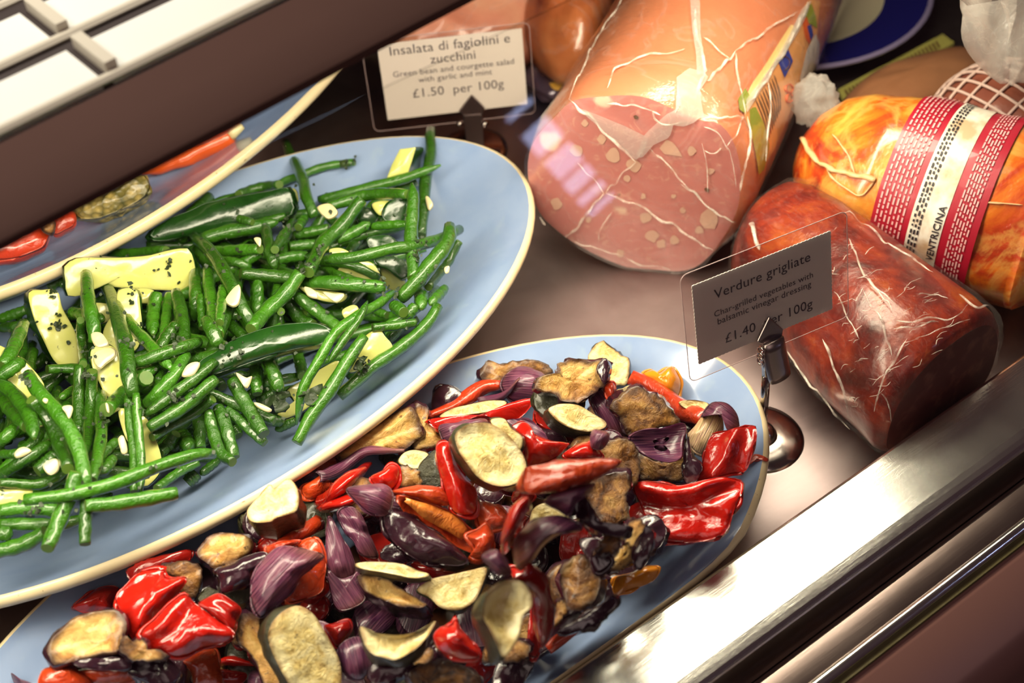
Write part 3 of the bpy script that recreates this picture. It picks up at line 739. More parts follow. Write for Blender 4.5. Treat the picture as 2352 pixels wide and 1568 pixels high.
bean(4, 600,390,590,600,580,900, w=78); bean(4, 690,430,680,650,650,1060, w=78); bean(4, 760,600,760,850,730,1100,690,1260, w=76)
bean(4, 0,620,100,740,200,840, w=88); bean(4, -20,520,120,620,220,760,262,935, w=90, cut=(True, False), label='pointed bean curving down at the left photo edge')
bean(4, 230,640,330,740,420,900,510,1160, w=90)
bean(4, 215,450,300,600,420,730,520,870,600,1050,645,1290, w=90, label='very long bean sloping down from the left side to the front')
bean(4, 1100,480,960,580,800,720, w=105, label='thick short bean with an open cut end left of centre')
bean(2, 780,1215,850,1330,890,1500,930,1650,960,1850,1000,2050, w=95, label='long upright bean passing in front of the large pale courgette, upper half of it')
bean(4, 960,600,975,800,1000,1050,1005,1340, w=60); bean(4, 1015,600,1035,850,1055,1100,1060,1345, w=58)
bean(4, 570,1190,530,1350,430,1568,355,1760, w=95, label='bean pointing down left at the front with a square cut lower end')
bean(4, 655,1350,640,1500,640,1640,640,1730, w=78, label='upright bean standing on the front glaze with a frayed lower end')
bean(4, 1330,1350,1100,1390,820,1430,640,1440, w=92, label='thick level bean with a square right end lying along the front rim')
bean(4, 1600,1050,1480,1050,1350,1090,1100,1180,850,1280,500,1360,180,1390, w=84, label='longest bean, lying nearly level across the front left of the heap')
courgette(2, (485,1085,540,1040,620,1018,850,1020,1100,1005,1260,965,1400,950,1440,1000,1465,1120,1440,1220,1400,1262,1250,1262,1000,1250,850,1235,780,1200,640,1290,510,1300,495,1200), (-4,-8), .012, 'large pale courgette wedge lying on top at the upper left of the heap', tol=.2)
bean(2, 650,1140,660,1300,700,1560,700,1650, w=86, label='upright bean in front of the left end of the large pale courgette')

# garlic slices and mint
def garlic(cid, co, label, lift=.001):
    chunk(cid, co, (3, 6), .0016, 'garlic_slice', label, 'garlic', 'garlic', 'garlic', .0004, field=FG, group='garlic slices in the salad', n=20, rough=.0002, tol=.3, lift=lift)
garlic(2, (1690,1330,1780,1220,1805,1260,1790,1360,1740,1385), 'white garlic slice lying on a long bean above centre')
garlic(4, (1365,465,1400,390,1450,365,1495,370,1480,420,1440,460), 'cream garlic slice left of the dark curved courgette')
garlic(4, (108,1050,140,1010,190,1000,235,1030,180,1060,125,1078), 'garlic slice above the hollow bean end at the left')
garlic(4, (325,1140,370,1100,420,1090,442,1130,425,1185,365,1205), 'round garlic slice over the hollow bean end')
garlic(4, (888,935,920,912,940,960,952,1035,915,1048,895,990), 'upright garlic sliver between beans, left of the long cream courgette')
garlic(3, (1362,565,1385,560,1418,620,1385,660), 'small garlic chip on the tall bean near the far rim')
garlic(3, (75,872,125,870,120,935), 'tiny triangular garlic chip in the upper part of the heap')
garlic(4, (685,155,750,140,790,180,815,235,725,250), 'pale translucent garlic flake above the ridged courgette slice')
garlic(4, (700,305,780,262,850,258,870,310,800,370,740,410), 'bright garlic flake lying on the ridged courgette slice')
garlic(4, (465,700,520,685,545,710,520,785,490,740), 'garlic flake beside the two upright beans on the left')
garlic(4, (1905,665,1960,675,2035,715,1990,722,1930,700), 'thin garlic sliver near the front of the heap, right half')
garlic(5, (80,735,140,750,205,780,180,800,120,775), 'thin garlic sliver beside the mint leaf at the front')
garlic(3, (590,1272,680,1285,755,1290,700,1352,640,1320), 'angular garlic flake beneath the thick level bean')
garlic(3, (455,1235,530,1262,555,1320,480,1300), 'garlic flake just left of the angular one')
garlic(4, (318,650,335,632,360,645,345,672), 'tiny garlic crumb on the very long bean')
garlic(3, (550,640,640,612,705,680,630,725), 'yellowish cube by the dark leaning bean at the back')
garlic(4, (790,670,810,680,820,740,800,730), 'small garlic splinter beside the open ended thick bean')
garlic(3, (1505,1090,1540,1080,1535,1125,1510,1130), 'garlic crumb at the right end of the heap')
garlic(4, (1770,440,1850,480,1890,470,1850,555,1800,500), 'curled garlic shaving under the dark curved courgette')

rm = random.Random(5); mb = MB(); mg = []
clusters = [px(3, 460,1090)[0], px(3, 340,750)[0], px(3, 1330,900)[0], px(3, 1300,990)[0], px(3, 560,970)[0], px(5, 270,740)[0], px(5, 500,690)[0], px(4, 1700,320)[0], px(4, 1780,290)[0], px(4, 650,470)[0], px(4, 180,480)[0], px(4, 1330,640)[0], px(4, 1320,180)[0], px(2, 1250,1070)[0], px(2, 990,1290)[0], px(6, 290,240)[0], px(4, 760,780)[0], px(4, 660,290)[0], px(2, 380,1270)[0], px(5, 910,450)[0], px(3, 1090,1280)[0], px(4, 960,200)[0], px(4, 440,80)[0], px(3, 790,300)[0]]
for q in range(420):
    if q < 240:
        cx_, cy_ = clusters[q % len(clusters)]; x, y = rm.gauss(cx_, 9), rm.gauss(cy_, 9); sz = rm.uniform(.0006, .0018)
    else:
        while True:
            x, y = rm.uniform(0, 1010), rm.uniform(400, 1200)
            if inside((x, y), reg): break
        sz = rm.uniform(.0005, .0015)
    s_ = march(FG, x, y, .0004); p = CAM+ray(x, y)*s_
    k = rm.randint(5, 7); an = [2*math.pi*i/k+rm.uniform(-.3, .3) for i in range(k)]
    nn = np.array([rm.gauss(-.3, .4), rm.gauss(-.4, .4), 1.0]); nn /= np.linalg.norm(nn); a_ = np.cross(nn, [0, 1, 0.]); a_ /= np.linalg.norm(a_); b_ = np.cross(nn, a_)
    V = [p+nn*(.0003+rm.uniform(-.0002, .0003))+sz*rm.uniform(.5, 1.2)*(math.cos(t_)*a_+math.sin(t_)*b_) for t_ in an]
    V2 = [v_-nn*.0003 for v_ in V]
    Fk = [tuple(range(k)), tuple(range(k, 2*k))[::-1]]+[(i, i+k, (i+1) % k+k, (i+1) % k) for i in range(k)]
    mb.add((np.array(V+V2), Fk))
tag(mb.build('chopped_mint', M['mint'], smooth=False), 'dark chopped mint flecks scattered over the green beans', 'herbs', kind='stuff')

# labels for the beans that have none yet: where they lie, named by what can be found next to them
LMS = [((300,620),'the large pale courgette wedge'), ((110,760),'the courgette stick with thick dark skin'), ((250,880),'the ridged pale courgette slice'), ((530,495),'the large dark courgette at the back'),
       ((610,800),'the dark curved courgette'), ((845,800),'the pale courgette chunk by the rim'), ((930,375),'the courgette wedge at the top'), ((985,420),'the tall bean by the far rim'), ((330,1010),'the long cream courgette strip'),
       ((700,630),'the thick level bean'), ((535,680),'the garlic slice on the long bean'), ((270,1110),'the longest bean at the front'), ((440,848),'the cream garlic slice'), ((120,1075),'the round garlic slice'), ((920,620),'the slanting tapered bean'),
       ((60,1140),'the courgette stick at the left edge'), ((690,1000),'the bean touching the cream rim'), ((950,690),'the thick bean bent at its tip'), ((640,930),'the mint leaves at the front')]
used = {}
for o, pts, r in BEANS[NBUR:]:
    if o.get('label'): continue
    p0, p1 = pts[0], pts[-1]; mx_, my_ = (p0[0]+p1[0])/2, (p0[1]+p1[1])/2
    L_ = math.hypot(p1[0]-p0[0], p1[1]-p0[1]); a = math.degrees(math.atan2(-(p1[1]-p0[1]), p1[0]-p0[0])) % 180
    ori = 'level' if a < 22 or a > 158 else 'leaning right' if a < 68 else 'upright' if a < 112 else 'leaning left'
    size = 'short' if L_ < 75 else 'long' if L_ > 150 else 'middling'
    done = False
    for _, (lx, ly), nm in sorted((math.hypot(lx-mx_, ly-my_), (lx, ly), nm) for (lx, ly), nm in LMS):
        dx, dy = lx-mx_, ly-my_
        sd = ('left of' if dx > 0 else 'right of') if abs(dx) > abs(dy) else ('above' if dy > 0 else 'below')
        lb = '%s green bean %s, lying %s %s' % (size, {'level': 'set level', 'upright': 'set upright'}.get(ori, ori), sd, nm)
        if lb not in used: used[lb] = 1; o['label'] = lb; done = True; break
# ------------------------------------------------------------------ roasted vegetables
FR = Field(PR, -.42, .08, -.26, .02); FR.lid = PG
AG, CG, PGp, OG = 'roasted aubergine pieces', 'roasted courgette slices', 'roasted pepper pieces', 'roasted onion petals'
def aub(cid, o, side, label, T=.013, top='aub', **k):
    k.setdefault('dome', .001); k.setdefault('jag', 1.6)
    return chunk(cid, o, side, T, 'aubergine_piece', label, 'aubergine', top, 'askin', field=FR, group=AG, rough=.0022, n=52, **k)
def cou(cid, o, side, label, T=.013, top='cflesh', **k):
    k.setdefault('dome', -.0004)
    return chunk(cid, o, side, T, 'courgette_slice', label, 'courgette', top, 'cskin', field=FR, group=CG, rough=.0011, taper=1.0, n=52, **k)
def pep(cid, o, side, label, T=.005, col='red', **k):
    k.setdefault('dome', .0065)
    return chunk(cid, o, side, T, 'red_pepper_piece' if col in ('red', 'darkred', 'orange') else 'yellow_pepper_piece' if col == 'yellow' else 'tomato_wedge', label, 'tomato' if col in ('tomato', 'tomflesh') else 'pepper', col, col, field=FR,
                 group=('roasted tomato wedges' if col in ('tomato', 'tomflesh') else PGp), rough=.0020, n=52, **k)
def oni(cid, o, side, label, T=.004, col='onion', **k):
    k.setdefault('dome', .0055)
    return chunk(cid, o, side, T, 'onion_petal', label, 'onion', col, col, field=FR, group=OG, rough=.0007, n=52, **k)
def ribbon(cid, line, widths, **k):
    """outline of a strip from its centre line and widths"""
    L_ = catmull(line_pts(line), 14); Wd = np.interp(np.linspace(0, 1, 14), np.linspace(0, 1, len(widths)), widths)
    T_ = np.gradient(L_, axis=0); T_ /= np.linalg.norm(T_, axis=1)[:, None]; N_ = np.stack([-T_[:, 1], T_[:, 0]], 1)
    a = L_+N_*Wd[:, None]/2; b = L_-N_*Wd[:, None]/2
    return L_, a, b
def line_pts(l): return np.array([(l[i], l[i+1]) for i in range(0, len(l), 2)], float)
SC = {0: 1, 1: 2.8, 2: 3.267, 3: 3.266, 4: 3.267, 5: 3.266, 6: 3.35, 7: 3.35, 8: 3.136, 9: 3.36}
def strip(cid, line, widths, label, name='red_pepper_piece', cat='pepper', col='red', dome=.004, T=.003, field=None, group=None, lift=0, rough=.0012, tilt=0.0):
    """a long curved strip of vegetable that follows a drawn centre line, with a domed cross-section"""
    field = field or FR; group = group or PGp
    L_, a, b = ribbon(cid, line, widths); n = len(L_); k_ = K(cid)
    s = []
    for i in range(n):
        x, y = k_(*L_[i]); s.append(march(field, x, y, T*.7))
    s = np.array(s); u = np.linspace(-1, 1, n); fit = np.polyval(np.polyfit(u, s, 2), u); fit -= max(np.percentile(fit-s, 80)-.001, 0)+lift
    m = 9; V = []; UV = []
    C_ = np.array([CAM+ray(*k_(*L_[i]))*fit[i] for i in range(n)]); T3 = np.gradient(C_, axis=0); T3 /= np.linalg.norm(T3, axis=1)[:, None]
    sd_ = C_[0, 0]*911
    for i in range(n):
        vd = -ray(*k_(*L_[i])); A = np.cross(T3[i], vd); A /= np.linalg.norm(A); B = np.cross(A, T3[i]); B *= np.sign(B@vd)
        A = math.cos(tilt)*A+math.sin(tilt)*B; B = np.cross(A, T3[i]); B *= np.sign(B@vd)
        hw = np.linalg.norm(a[i]-b[i])/2/SC[cid]*fit[i]/F_PX; e = min(i, n-1-i)/3; e = min(e, 1)
        for j in range(m):
            q = -1+2*j/(m-1); V.append(C_[i]+A*q*hw+B*(dome*(1-q*q)*(.5+.5*e)-dome*.4)); UV.append((i/(n-1), j/(m-1)*.5))
        for j in range(m):
            q = 1-2*j/(m-1); V.append(C_[i]+A*q*hw*.9+B*(dome*(1-q*q)*(.5+.5*e)-dome*.4-T*(.6+.4*e))); UV.append((i/(n-1), .5+j/(m-1)*.5))
    V = np.array(V); V += np.stack([vnoise(V+sd_, 90), vnoise(V+sd_+4, 90), vnoise(V+sd_+8, 90)], 1)*rough
    V = under(PG, V); mm = 2*m; Fc = []
    for i in range(n-1):
        for j in range(mm):
            j2 = (j+1) % mm; Fc.append((i*mm+j, (i+1)*mm+j, (i+1)*mm+j2, i*mm+j2))
    Fc.append(tuple(range(mm))); Fc.append(tuple((n-1)*mm+j for j in range(mm))[::-1])
    o = mesh(name, V, Fc, M[col], None, uvs=np.array(UV)); 
    bm = bmesh.new(); bm.from_mesh(o.data); bmesh.ops.recalc_face_normals(bm, faces=bm.faces); bm.to_mesh(o.data); bm.free()
    tag(o, label, cat, group)
    dense = np.vstack([V*(1-t_)+np.roll(V, mm, 0)*t_ for t_ in (0, .25, .5, .75)][:1]+[V[:-mm]*(1-t_)+V[mm:]*t_ for t_ in (.25, .5, .75)]); field.put(dense)
    return o

# buried pieces that carry the visible ones
rb = random.Random(21)
reg2 = np.array([(110,1480),(300,1330),(450,1230),(640,1120),(820,1000),(980,910),(1110,850),(1300,850),(1500,880),(1620,960),(1680,1080),(1600,1180),(1520,1250),(1420,1380),(1260,1500),(1180,1568),(1100,1640),(150,1640)], float)
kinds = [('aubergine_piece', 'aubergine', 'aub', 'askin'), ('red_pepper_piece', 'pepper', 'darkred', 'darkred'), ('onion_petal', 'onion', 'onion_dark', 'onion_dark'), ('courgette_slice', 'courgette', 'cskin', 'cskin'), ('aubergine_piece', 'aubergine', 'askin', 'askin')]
nb = 0
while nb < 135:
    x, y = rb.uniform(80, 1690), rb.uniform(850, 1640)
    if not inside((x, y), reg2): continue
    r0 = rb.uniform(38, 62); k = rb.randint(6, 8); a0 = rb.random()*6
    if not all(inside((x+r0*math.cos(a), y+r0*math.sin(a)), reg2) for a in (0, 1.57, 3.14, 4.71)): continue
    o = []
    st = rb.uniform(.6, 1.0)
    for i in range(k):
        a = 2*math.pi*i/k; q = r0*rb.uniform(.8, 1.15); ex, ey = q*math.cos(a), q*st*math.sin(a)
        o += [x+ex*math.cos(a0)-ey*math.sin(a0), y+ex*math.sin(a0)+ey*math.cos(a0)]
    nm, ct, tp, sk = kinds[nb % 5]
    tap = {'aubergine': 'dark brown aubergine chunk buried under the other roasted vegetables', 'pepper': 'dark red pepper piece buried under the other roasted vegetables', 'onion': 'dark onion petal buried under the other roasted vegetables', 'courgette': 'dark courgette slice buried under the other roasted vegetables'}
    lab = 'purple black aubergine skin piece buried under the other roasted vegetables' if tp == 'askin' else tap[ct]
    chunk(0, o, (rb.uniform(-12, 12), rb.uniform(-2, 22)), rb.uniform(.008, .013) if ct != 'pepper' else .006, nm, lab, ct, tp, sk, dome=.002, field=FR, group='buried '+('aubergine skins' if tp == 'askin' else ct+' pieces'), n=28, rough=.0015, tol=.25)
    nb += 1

# --- visible pieces, lowest first
aub(0, (1210,1515,1225,1450,1280,1395,1340,1345,1420,1335,1400,1390,1330,1440,1250,1495), (4,12), 'dark wet aubergine skin lying along the bottom right edge of the heap', top='askin', jag=.5)
aub(0, (1370,1320,1400,1260,1450,1235,1500,1225,1490,1285,1440,1335), (4,12), 'dark aubergine skin beside the amber pepper at the lower right', top='askin', jag=.5)
aub(0, (1130,1568,1150,1510,1200,1480,1230,1500,1215,1545,1180,1590,1130,1600), (4,12), 'dark aubergine skin at the bottom end of the heap by the juice', top='askin', jag=.5)
aub(0, (1250,1330,1300,1290,1370,1290,1380,1340,1320,1390,1260,1400), (4,12), 'dark brown aubergine lump right of the hanging dark pepper', jag=.8)
aub(0, (1440,1210,1500,1180,1530,1215,1510,1260,1460,1270), (4,10), 'dark aubergine scrap beneath the biggest red pepper', top='askin', jag=.5)
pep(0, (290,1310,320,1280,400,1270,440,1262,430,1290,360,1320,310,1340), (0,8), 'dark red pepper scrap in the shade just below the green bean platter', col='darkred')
aub(6, (1240,680,1350,640,1500,640,1560,740,1500,900,1400,900,1380,830,1400,770,1290,730), (10,20), 'shaded brown aubergine lump right above the bright red pepper at the left')
cou(6, (1530,920,1600,830,1700,860,1900,800,1940,850,1880,950,1780,960,1690,930,1580,940), (0,30), 'dark green courgette rind below the glossy purple aubergine at the left', top='cskin')
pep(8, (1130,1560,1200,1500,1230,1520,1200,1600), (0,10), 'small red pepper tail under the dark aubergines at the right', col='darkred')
pep(9, (1050,420,1150,395,1280,335,1370,335,1385,370,1350,430,1280,480,1150,520,1060,560,1030,500), (0,14), 'glossy amber pepper piece at the lower right end of the roasted heap', col='yellow')
strip(9, (530,985,640,900,790,835), (90,100,30), 'orange red pepper strip poking out at the lower right edge, close to the rail', col='orange')
aub(9, (130,960,250,900,370,920,390,1000,330,1060,200,1080), (4,16), 'dark brown aubergine scrap near the bottom rim of the roasted platter')
aub(9, (560,740,600,610,650,600,700,660,660,720,590,800), (-20,20), 'frayed tan aubergine scrap beside the dark red hanging pepper')
aub(9, (620,400,700,280,790,250,880,330,930,450,910,560,840,650,760,680,680,650,640,520), (50,30), 'large brown aubergine slab at the lower right of the roasted heap', T=.016)
aub(9, (850,700,950,620,1030,560,1050,640,900,780,700,860,620,830), (10,14), 'dark aubergine skin flap along the lower right edge of the heap', top='askin')
aub(9, (1000,330,1090,200,1180,110,1240,160,1200,260,1150,330,1060,370), (-30,20), 'small golden aubergine piece standing at the right, by dark skins', top='aubpale')
aub(9, (780,150,900,120,1010,240,1010,330,920,380,850,300), (10,10), 'glossy purple black aubergine skin in the middle right of the heap', top='askin', jag=.5)
aub(9, (900,230,970,100,1050,80,1090,120,1080,220,990,230), (0,14), 'olive brown aubergine crumb between dark skins at the right')
aub(9, (1130,50,1180,-20,1270,-10,1285,80,1240,160,1180,200,1130,150), (-14,20), 'golden aubergine cube with dark skin above the amber pepper', top='aubpale')
aub(9, (1290,20,1350,90,1330,200,1250,365,1190,280,1235,150), (10,8), 'dark pointed aubergine skin hanging above the amber pepper', top='askin', jag=.6)
pep(7, (2050,720,2130,700,2278,740,2330,900,2310,1100,2250,1350,2180,1280,2200,1000), (8,6), 'dark red pepper hanging right of the curled courgette ring, wide upper part', col='darkred')
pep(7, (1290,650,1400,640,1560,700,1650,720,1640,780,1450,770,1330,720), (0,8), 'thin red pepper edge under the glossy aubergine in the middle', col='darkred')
pep(7, (1790,200,1850,175,1960,210,2030,290,2020,360,1850,380,1800,300), (0,15), 'red tomato lump between two bright pepper pieces in the middle', col='tomato')
pep(8, (250,1160,330,1140,400,1180,330,1260,240,1230), (0,10), 'red pepper scrap under the tomato wedge in the middle')
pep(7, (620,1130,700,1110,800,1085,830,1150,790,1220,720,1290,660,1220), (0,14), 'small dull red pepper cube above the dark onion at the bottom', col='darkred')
pep(6, (600,1480,800,1470,980,1465,1060,1500,1020,1545,900,1570,700,1570), (0,14), 'orange tomato piece at the bottom left corner, right part', col='tomato')
pep(6, (310,1600,330,1480,430,1440,530,1440,620,1490,710,1600,500,1640), (0,14), 'red tomato piece at the bottom left corner, curled left part', col='tomato')
oni(6, (85,1490,150,1530,250,1568,300,1610,180,1620,120,1590), (0,6), 'dark onion tip at the bottom left corner of the photo', col='onion_dark')
aub(6, (1030,1390,1250,1320,1290,1370,1390,1500,1250,1600,1000,1500), (10,20), 'purple aubergine skin under the big red pepper at the left', top='askin', jag=.5)
aub(6, (600,1390,900,1370,1000,1420,980,1470,760,1470,600,1440), (0,10), 'dark shaded aubergine skin below the tan slice at the left', top='askin', jag=.5)
aub(6, (910,1290,960,1200,1000,1240,1100,1240,1140,1310,1230,1310,1290,1370,1200,1400,1050,1390,960,1350), (0,15), 'brown aubergine crumple right of the tan slice at the left')
strip(6, (1690,1410,1800,1400,1960,1440), (60,85,30), 'thin red pepper strip at the bottom, left of the large courgette slice')
pep(6, (1690,1480,1800,1470,1900,1500,1850,1580,1700,1580), (0,10), 'dark red pepper scrap at the bottom edge', col='darkred')
oni(7, (40,1500,130,1470,200,1530,230,1620,60,1640), (0,8), 'purple onion tip at the bottom photo edge left of the large courgette slice')
pep(6, (1410,1395,1500,1340,1640,1305,1680,1400,1700,1600,1520,1620,1470,1480), (6,6), 'pale red tomato skin hanging at the bottom left', col='tomato', T=.004)
aub(7, (-60,1100,0,1040,110,1060,130,1200,200,1400,330,1600,180,1610,80,1380,-40,1250), (-10,20), 'tan aubergine strip left of the large courgette slice', top='aubpale')
oni(7, (730,1300,800,1230,900,1220,960,1340,965,1450,900,1540,800,1510,740,1400), (-6,8), 'dark purple onion petal at the bottom right of the large courgette slice', col='onion_dark')
aub(7, (1280,1500,1400,1415,1550,1395,1700,1450,1800,1530,1780,1640,1400,1640), (0,20), 'crinkled brown aubergine at the bottom edge of the photo', top='aub')
aub(7, (1000,1400,1200,1380,1300,1400,1250,1480,1100,1560,950,1540), (0,10), 'dark aubergine skin beside the crinkled brown one at the bottom', top='askin')
cou(7, (900,1130,1000,1175,1160,1195,1300,1180,1400,1130,1475,1085,1420,1190,1340,1285,1250,1345,1160,1385,1080,1365,1000,1345,940,1280), (15,90), 'courgette slice seen as a pale crescent, lower middle', T=.015, top='cflesh', dome=-.003)
pep(7, (1465,1210,1520,1140,1600,1130,1630,1088,1680,1170,1730,1220,1810,1360,1650,1375,1520,1315), (0,20), 'bright red pepper chunk between the pale crescent and the curled courgette ring', T=.010)
aub(8, (1150,880,1250,930,1400,945,1500,900,1505,1000,1450,1080,1300,1075,1160,1050), (0,20), 'rusty brown aubergine under the dark folded onion petal')
aub(8, (1500,760,1540,900,1600,960,1580,1060,1500,1090,1470,1000), (10,10), 'dark olive aubergine edge under the pale onion wedge', top='askin')
aub(8, (870,880,930,790,1050,785,1140,850,1155,1000,1110,1120,1050,1040,960,1010,900,950), (-14,16), 'wrinkled olive brown aubergine in the middle of the right half')
cou(8, (370,1400,390,1290,480,1240,600,1290,640,1350,520,1345,420,1380), (0,14), 'yellow courgette peeping out above the amber streaked onion')
cou(8, (1440,510,1530,495,1640,515,1655,560,1560,575,1480,550), (14,30), 'small grey green courgette end at the back right of the heap', top='cflesh')
pep(8, (1180,310,1250,275,1290,305,1385,252,1430,310,1457,380,1430,475,1370,460,1300,430,1240,380), (0,10), 'bright yellow pepper piece at the back right of the heap', col='yellow', T=.006)
cou(8, (785,195,840,110,895,72,930,110,1000,150,1060,190,1078,230,1062,380,1000,388,925,390,900,300,800,260), (22,8), 'charred courgette piece standing topmost at the back', T=.010, jag=1.2)
strip(8, (1080,320,1200,372,1330,465,1440,560,1590,620), (110,120,130,150,130), 'orange red pepper strip curving down to the right behind the aubergine', col='orange', dome=.005)
aub(8, (15,300,30,240,75,205,130,235,300,208,420,210,500,250,530,300,400,335,300,310,180,365,60,370), (-10,26), 'dark edged aubergine slice at the back left against the blue glaze', T=.012)
strip(5, (1390,840,1560,775,1700,680,1800,620,1930,600), (60,90,120,110,70), 'matt orange red pepper strip at the back left', col='orange', dome=.004)
oni(8, (165,390,200,310,290,255,390,265,460,310,490,380,490,470,400,510,300,510,220,480), (-6,10), 'round purple onion petal at the back, left of the golden aubergine slice', dome=.009, curl=-.002)
strip(5, (1760,720,1870,705,1980,650,2065,560), (50,60,40,10), 'thin curved purple onion sliver at the back left', name='onion_petal', cat='onion', col='onion', group=OG, dome=.002)
cou(5, (1475,835,1560,780,1700,745,1850,718,1965,728,1900,790,1700,820,1550,840), (0,14), 'thin cream courgette slice lying behind the long red pepper')
aub(5, (1255,780,1350,755,1390,800,1380,860,1450,940,1510,1020,1440,1065,1280,1085,1275,1000,1325,985), (10,14), 'seedy yellow brown aubergine wedge at the back left', top='aubpale')
aub(5, (700,1130,760,1080,850,1010,950,930,1100,830,1250,768,1290,830,1333,990,1280,1010,1180,1095,1000,1090,800,1160,740,1175), (-8,30), 'long golden aubergine slice at the left, beside the green bean platter', top='aubpale', T=.012, creases=[((800,1120,1000,1000,1220,840), .0015, .002), ((900,1090,1100,980,1290,900), -.0015, .002)])
cou(5, (1160,1180,1200,1110,1290,1088,1385,1125,1330,1220,1240,1225), (30,16), 'small cream courgette left of the largest courgette slice, dark rind beside it')
cou(5, (1310,1230,1380,1130,1450,1085,1485,1200,1480,1335,1345,1362), (10,14), 'dark wrinkled courgette rind left of the vertical red pepper', top='cskin')
aub(5, (1150,1220,1290,1230,1330,1350,1220,1370,1150,1330), (0,14), 'small brown aubergine bit under the dark courgette rind')
pep(5, (410,1190,520,1130,600,1095,680,1130,735,1190,640,1250,560,1290,450,1320), (0,16), 'shaded red tomato piece at the far left of the middle row', col='tomato')
oni(5, (425,1300,490,1215,560,1250,530,1320,450,1340), (0,8), 'small dark onion end beside the shaded red tomato', col='onion_dark')
pep(5, (435,1370,540,1300,620,1260,655,1350,600,1430,480,1455), (0,14), 'dark orange tomato piece above the thick charred courgette', col='tomato')
strip(5, (590,1280,700,1250,800,1180,900,1110,1010,1095,1180,1100), (100,110,95,80,60,24), 'long curved purple onion strip at the left of the heap', name='onion_petal', cat='onion', col='onion', group=OG, dome=.003)
pep(5, (955,1290,1050,1240,1105,1198,1162,1230,1150,1330,1090,1385,1000,1360), (0,12), 'bright red pepper square right of the dark curved skin edge')
strip(5, (540,1530,690,1400,830,1280,960,1195), (100,120,110,60), 'long glossy red pepper strip slanting up to the right, left part of the heap', dome=.006)
strip(7, (560,235,680,210,780,180,860,150), (70,110,110,70), 'bright red pepper roll just above the upright onion cone', dome=.006)
strip(7, (220,520,400,430,600,320), (30,120,120), 'red pepper strip under the thick charred courgette', col='orange', dome=.003)
pep(7, (400,520,470,460,540,450,600,520,632,650,620,760,600,860,470,922,345,948,318,880,420,760,560,600), (0,14), 'red tomato wedge behind the large purple onion petal', col='tomato', dome=.005)
pep(7, (170,520,230,500,330,470,420,480,330,540,200,590), (0,10), 'orange tomato sliver above the large purple onion petal', col='orange')
oni(7, (730,260,830,210,900,280,960,400,1030,590,900,570,850,480,780,400), (-8,10), 'wrinkled brownish purple onion right of the upright onion cone', dome=.004, creases=[((760,330,840,380,960,420), -.002, .002), ((820,300,900,360,940,360), .002, .002)])
aub(7, (1050,560,1200,470,1300,600,1250,640,1080,620), (0,10), 'dark purple curl in the shade under the glossy aubergine', top='askin')
pep(7, (1140,100,1250,62,1400,48,1530,80,1585,190,1500,200,1350,160,1230,130), (0,14), 'glossy tomato half behind the open orange wedge', col='tomato', T=.010)
aub(7, (1085,240,1200,235,1350,320,1520,440,1640,530,1720,620,1650,660,1500,650,1350,625,1200,525,1100,400), (-10,30), 'glossy plum coloured aubergine with its skin up, under the open orange wedge', top='askin', jag=.3, dome=.006)
pep(8, (230,690,310,650,370,680,405,740,530,790,645,812,610,860,540,920,450,950,345,975,325,860,290,770), (0,12), 'glossy red pepper between the two courgette slices', dome=.006, creases=[((300,720,380,800,420,920), -.002, .003)])
pep(8, (615,880,700,822,800,800,870,870,875,910,800,930,700,925,640,915), (0,12), 'small shiny red pepper right behind the orange red wedge', dome=.005)
pep(5, (1380,870,1500,840,1750,830,1900,780,2040,720,2175,708,2120,800,2040,865,1950,885,1850,855,1650,870,1560,905,1480,945), (0,10), 'long crimson pepper lying level behind the largest courgette slice', dome=.004)
oni(5, (1470,900,1600,880,1800,850,1830,900,1700,920,1600,1000,1520,1030,1480,970), (0,8), 'greyish purple onion layer behind the largest courgette slice')
cou(5, (1850,870,1900,850,1960,860,2010,930,2085,990,2070,1080,1980,1020,1900,940), (12,8), 'cream courgette edge showing behind the largest courgette slice', T=.008)
oni(8, (800,480,865,410,910,398,945,480,985,580,1045,700,1042,765,960,725,880,640,820,560), (-6,6), 'slender purple onion petal standing right of the cream faced courgette', col='onion')
pep(8, (905,400,960,370,990,420,960,500,925,470), (0,8), 'small orange pepper tip above the slender purple onion petal', col='orange')
aub(8, (405,385,435,330,560,290,580,230,620,222,690,193,800,215,890,198,935,225,925,300,905,385,830,440,760,500,690,525,600,512,545,440,470,450,425,420), (-30,32), 'large golden aubergine slice with jagged dark edge at the top of the heap', top='aubpale', T=.011, dome=-.002, jag=2.4)
aub(8, (850,270,900,200,932,230,930,330,900,380), (-6,8), 'curled purple skin flap on the right end of the golden slice', top='askin', jag=.3)
cou(8, (500,570,530,540,600,522,720,535,820,590,915,650,905,695,800,722,680,705,570,650), (-55,62), 'courgette slice with smooth cream face and dark green rind, right of centre', T=.020)
oni(8, (815,720,870,712,935,735,930,800,880,852,805,830), (0,8), 'short purple onion bit right of the cream faced courgette')
aub(8, (950,540,1000,470,1060,430,1130,395,1230,440,1310,480,1390,570,1445,655,1400,685,1300,690,1200,740,1100,772,1060,720,1010,620), (-24,-26), 'large browned aubergine piece with dark skin, upper right of the heap', T=.015, dome=.002)
pep(8, (1930,920,1960,900,2010,885,2078,915,2070,940,2000,925,1950,960), (0,3), 'thin curl of red pepper skin over the cream rim at the right', T=.0016, dome=.001, col='orange')
oni(8, (1500,750,1560,680,1620,600,1690,560,1740,600,1760,700,1720,780,1650,885,1560,862,1520,800), (0,14), 'pale amber onion wedge with purple outer layer at the right end', T=.010, col='onion_pale', dome=.005)
oni(8, (1600,620,1640,560,1690,512,1780,520,1850,590,1872,710,1820,740,1780,700,1750,620,1690,575), (6,10), 'purple outer layer of the pale onion wedge at the right end', T=.006, col='onion')
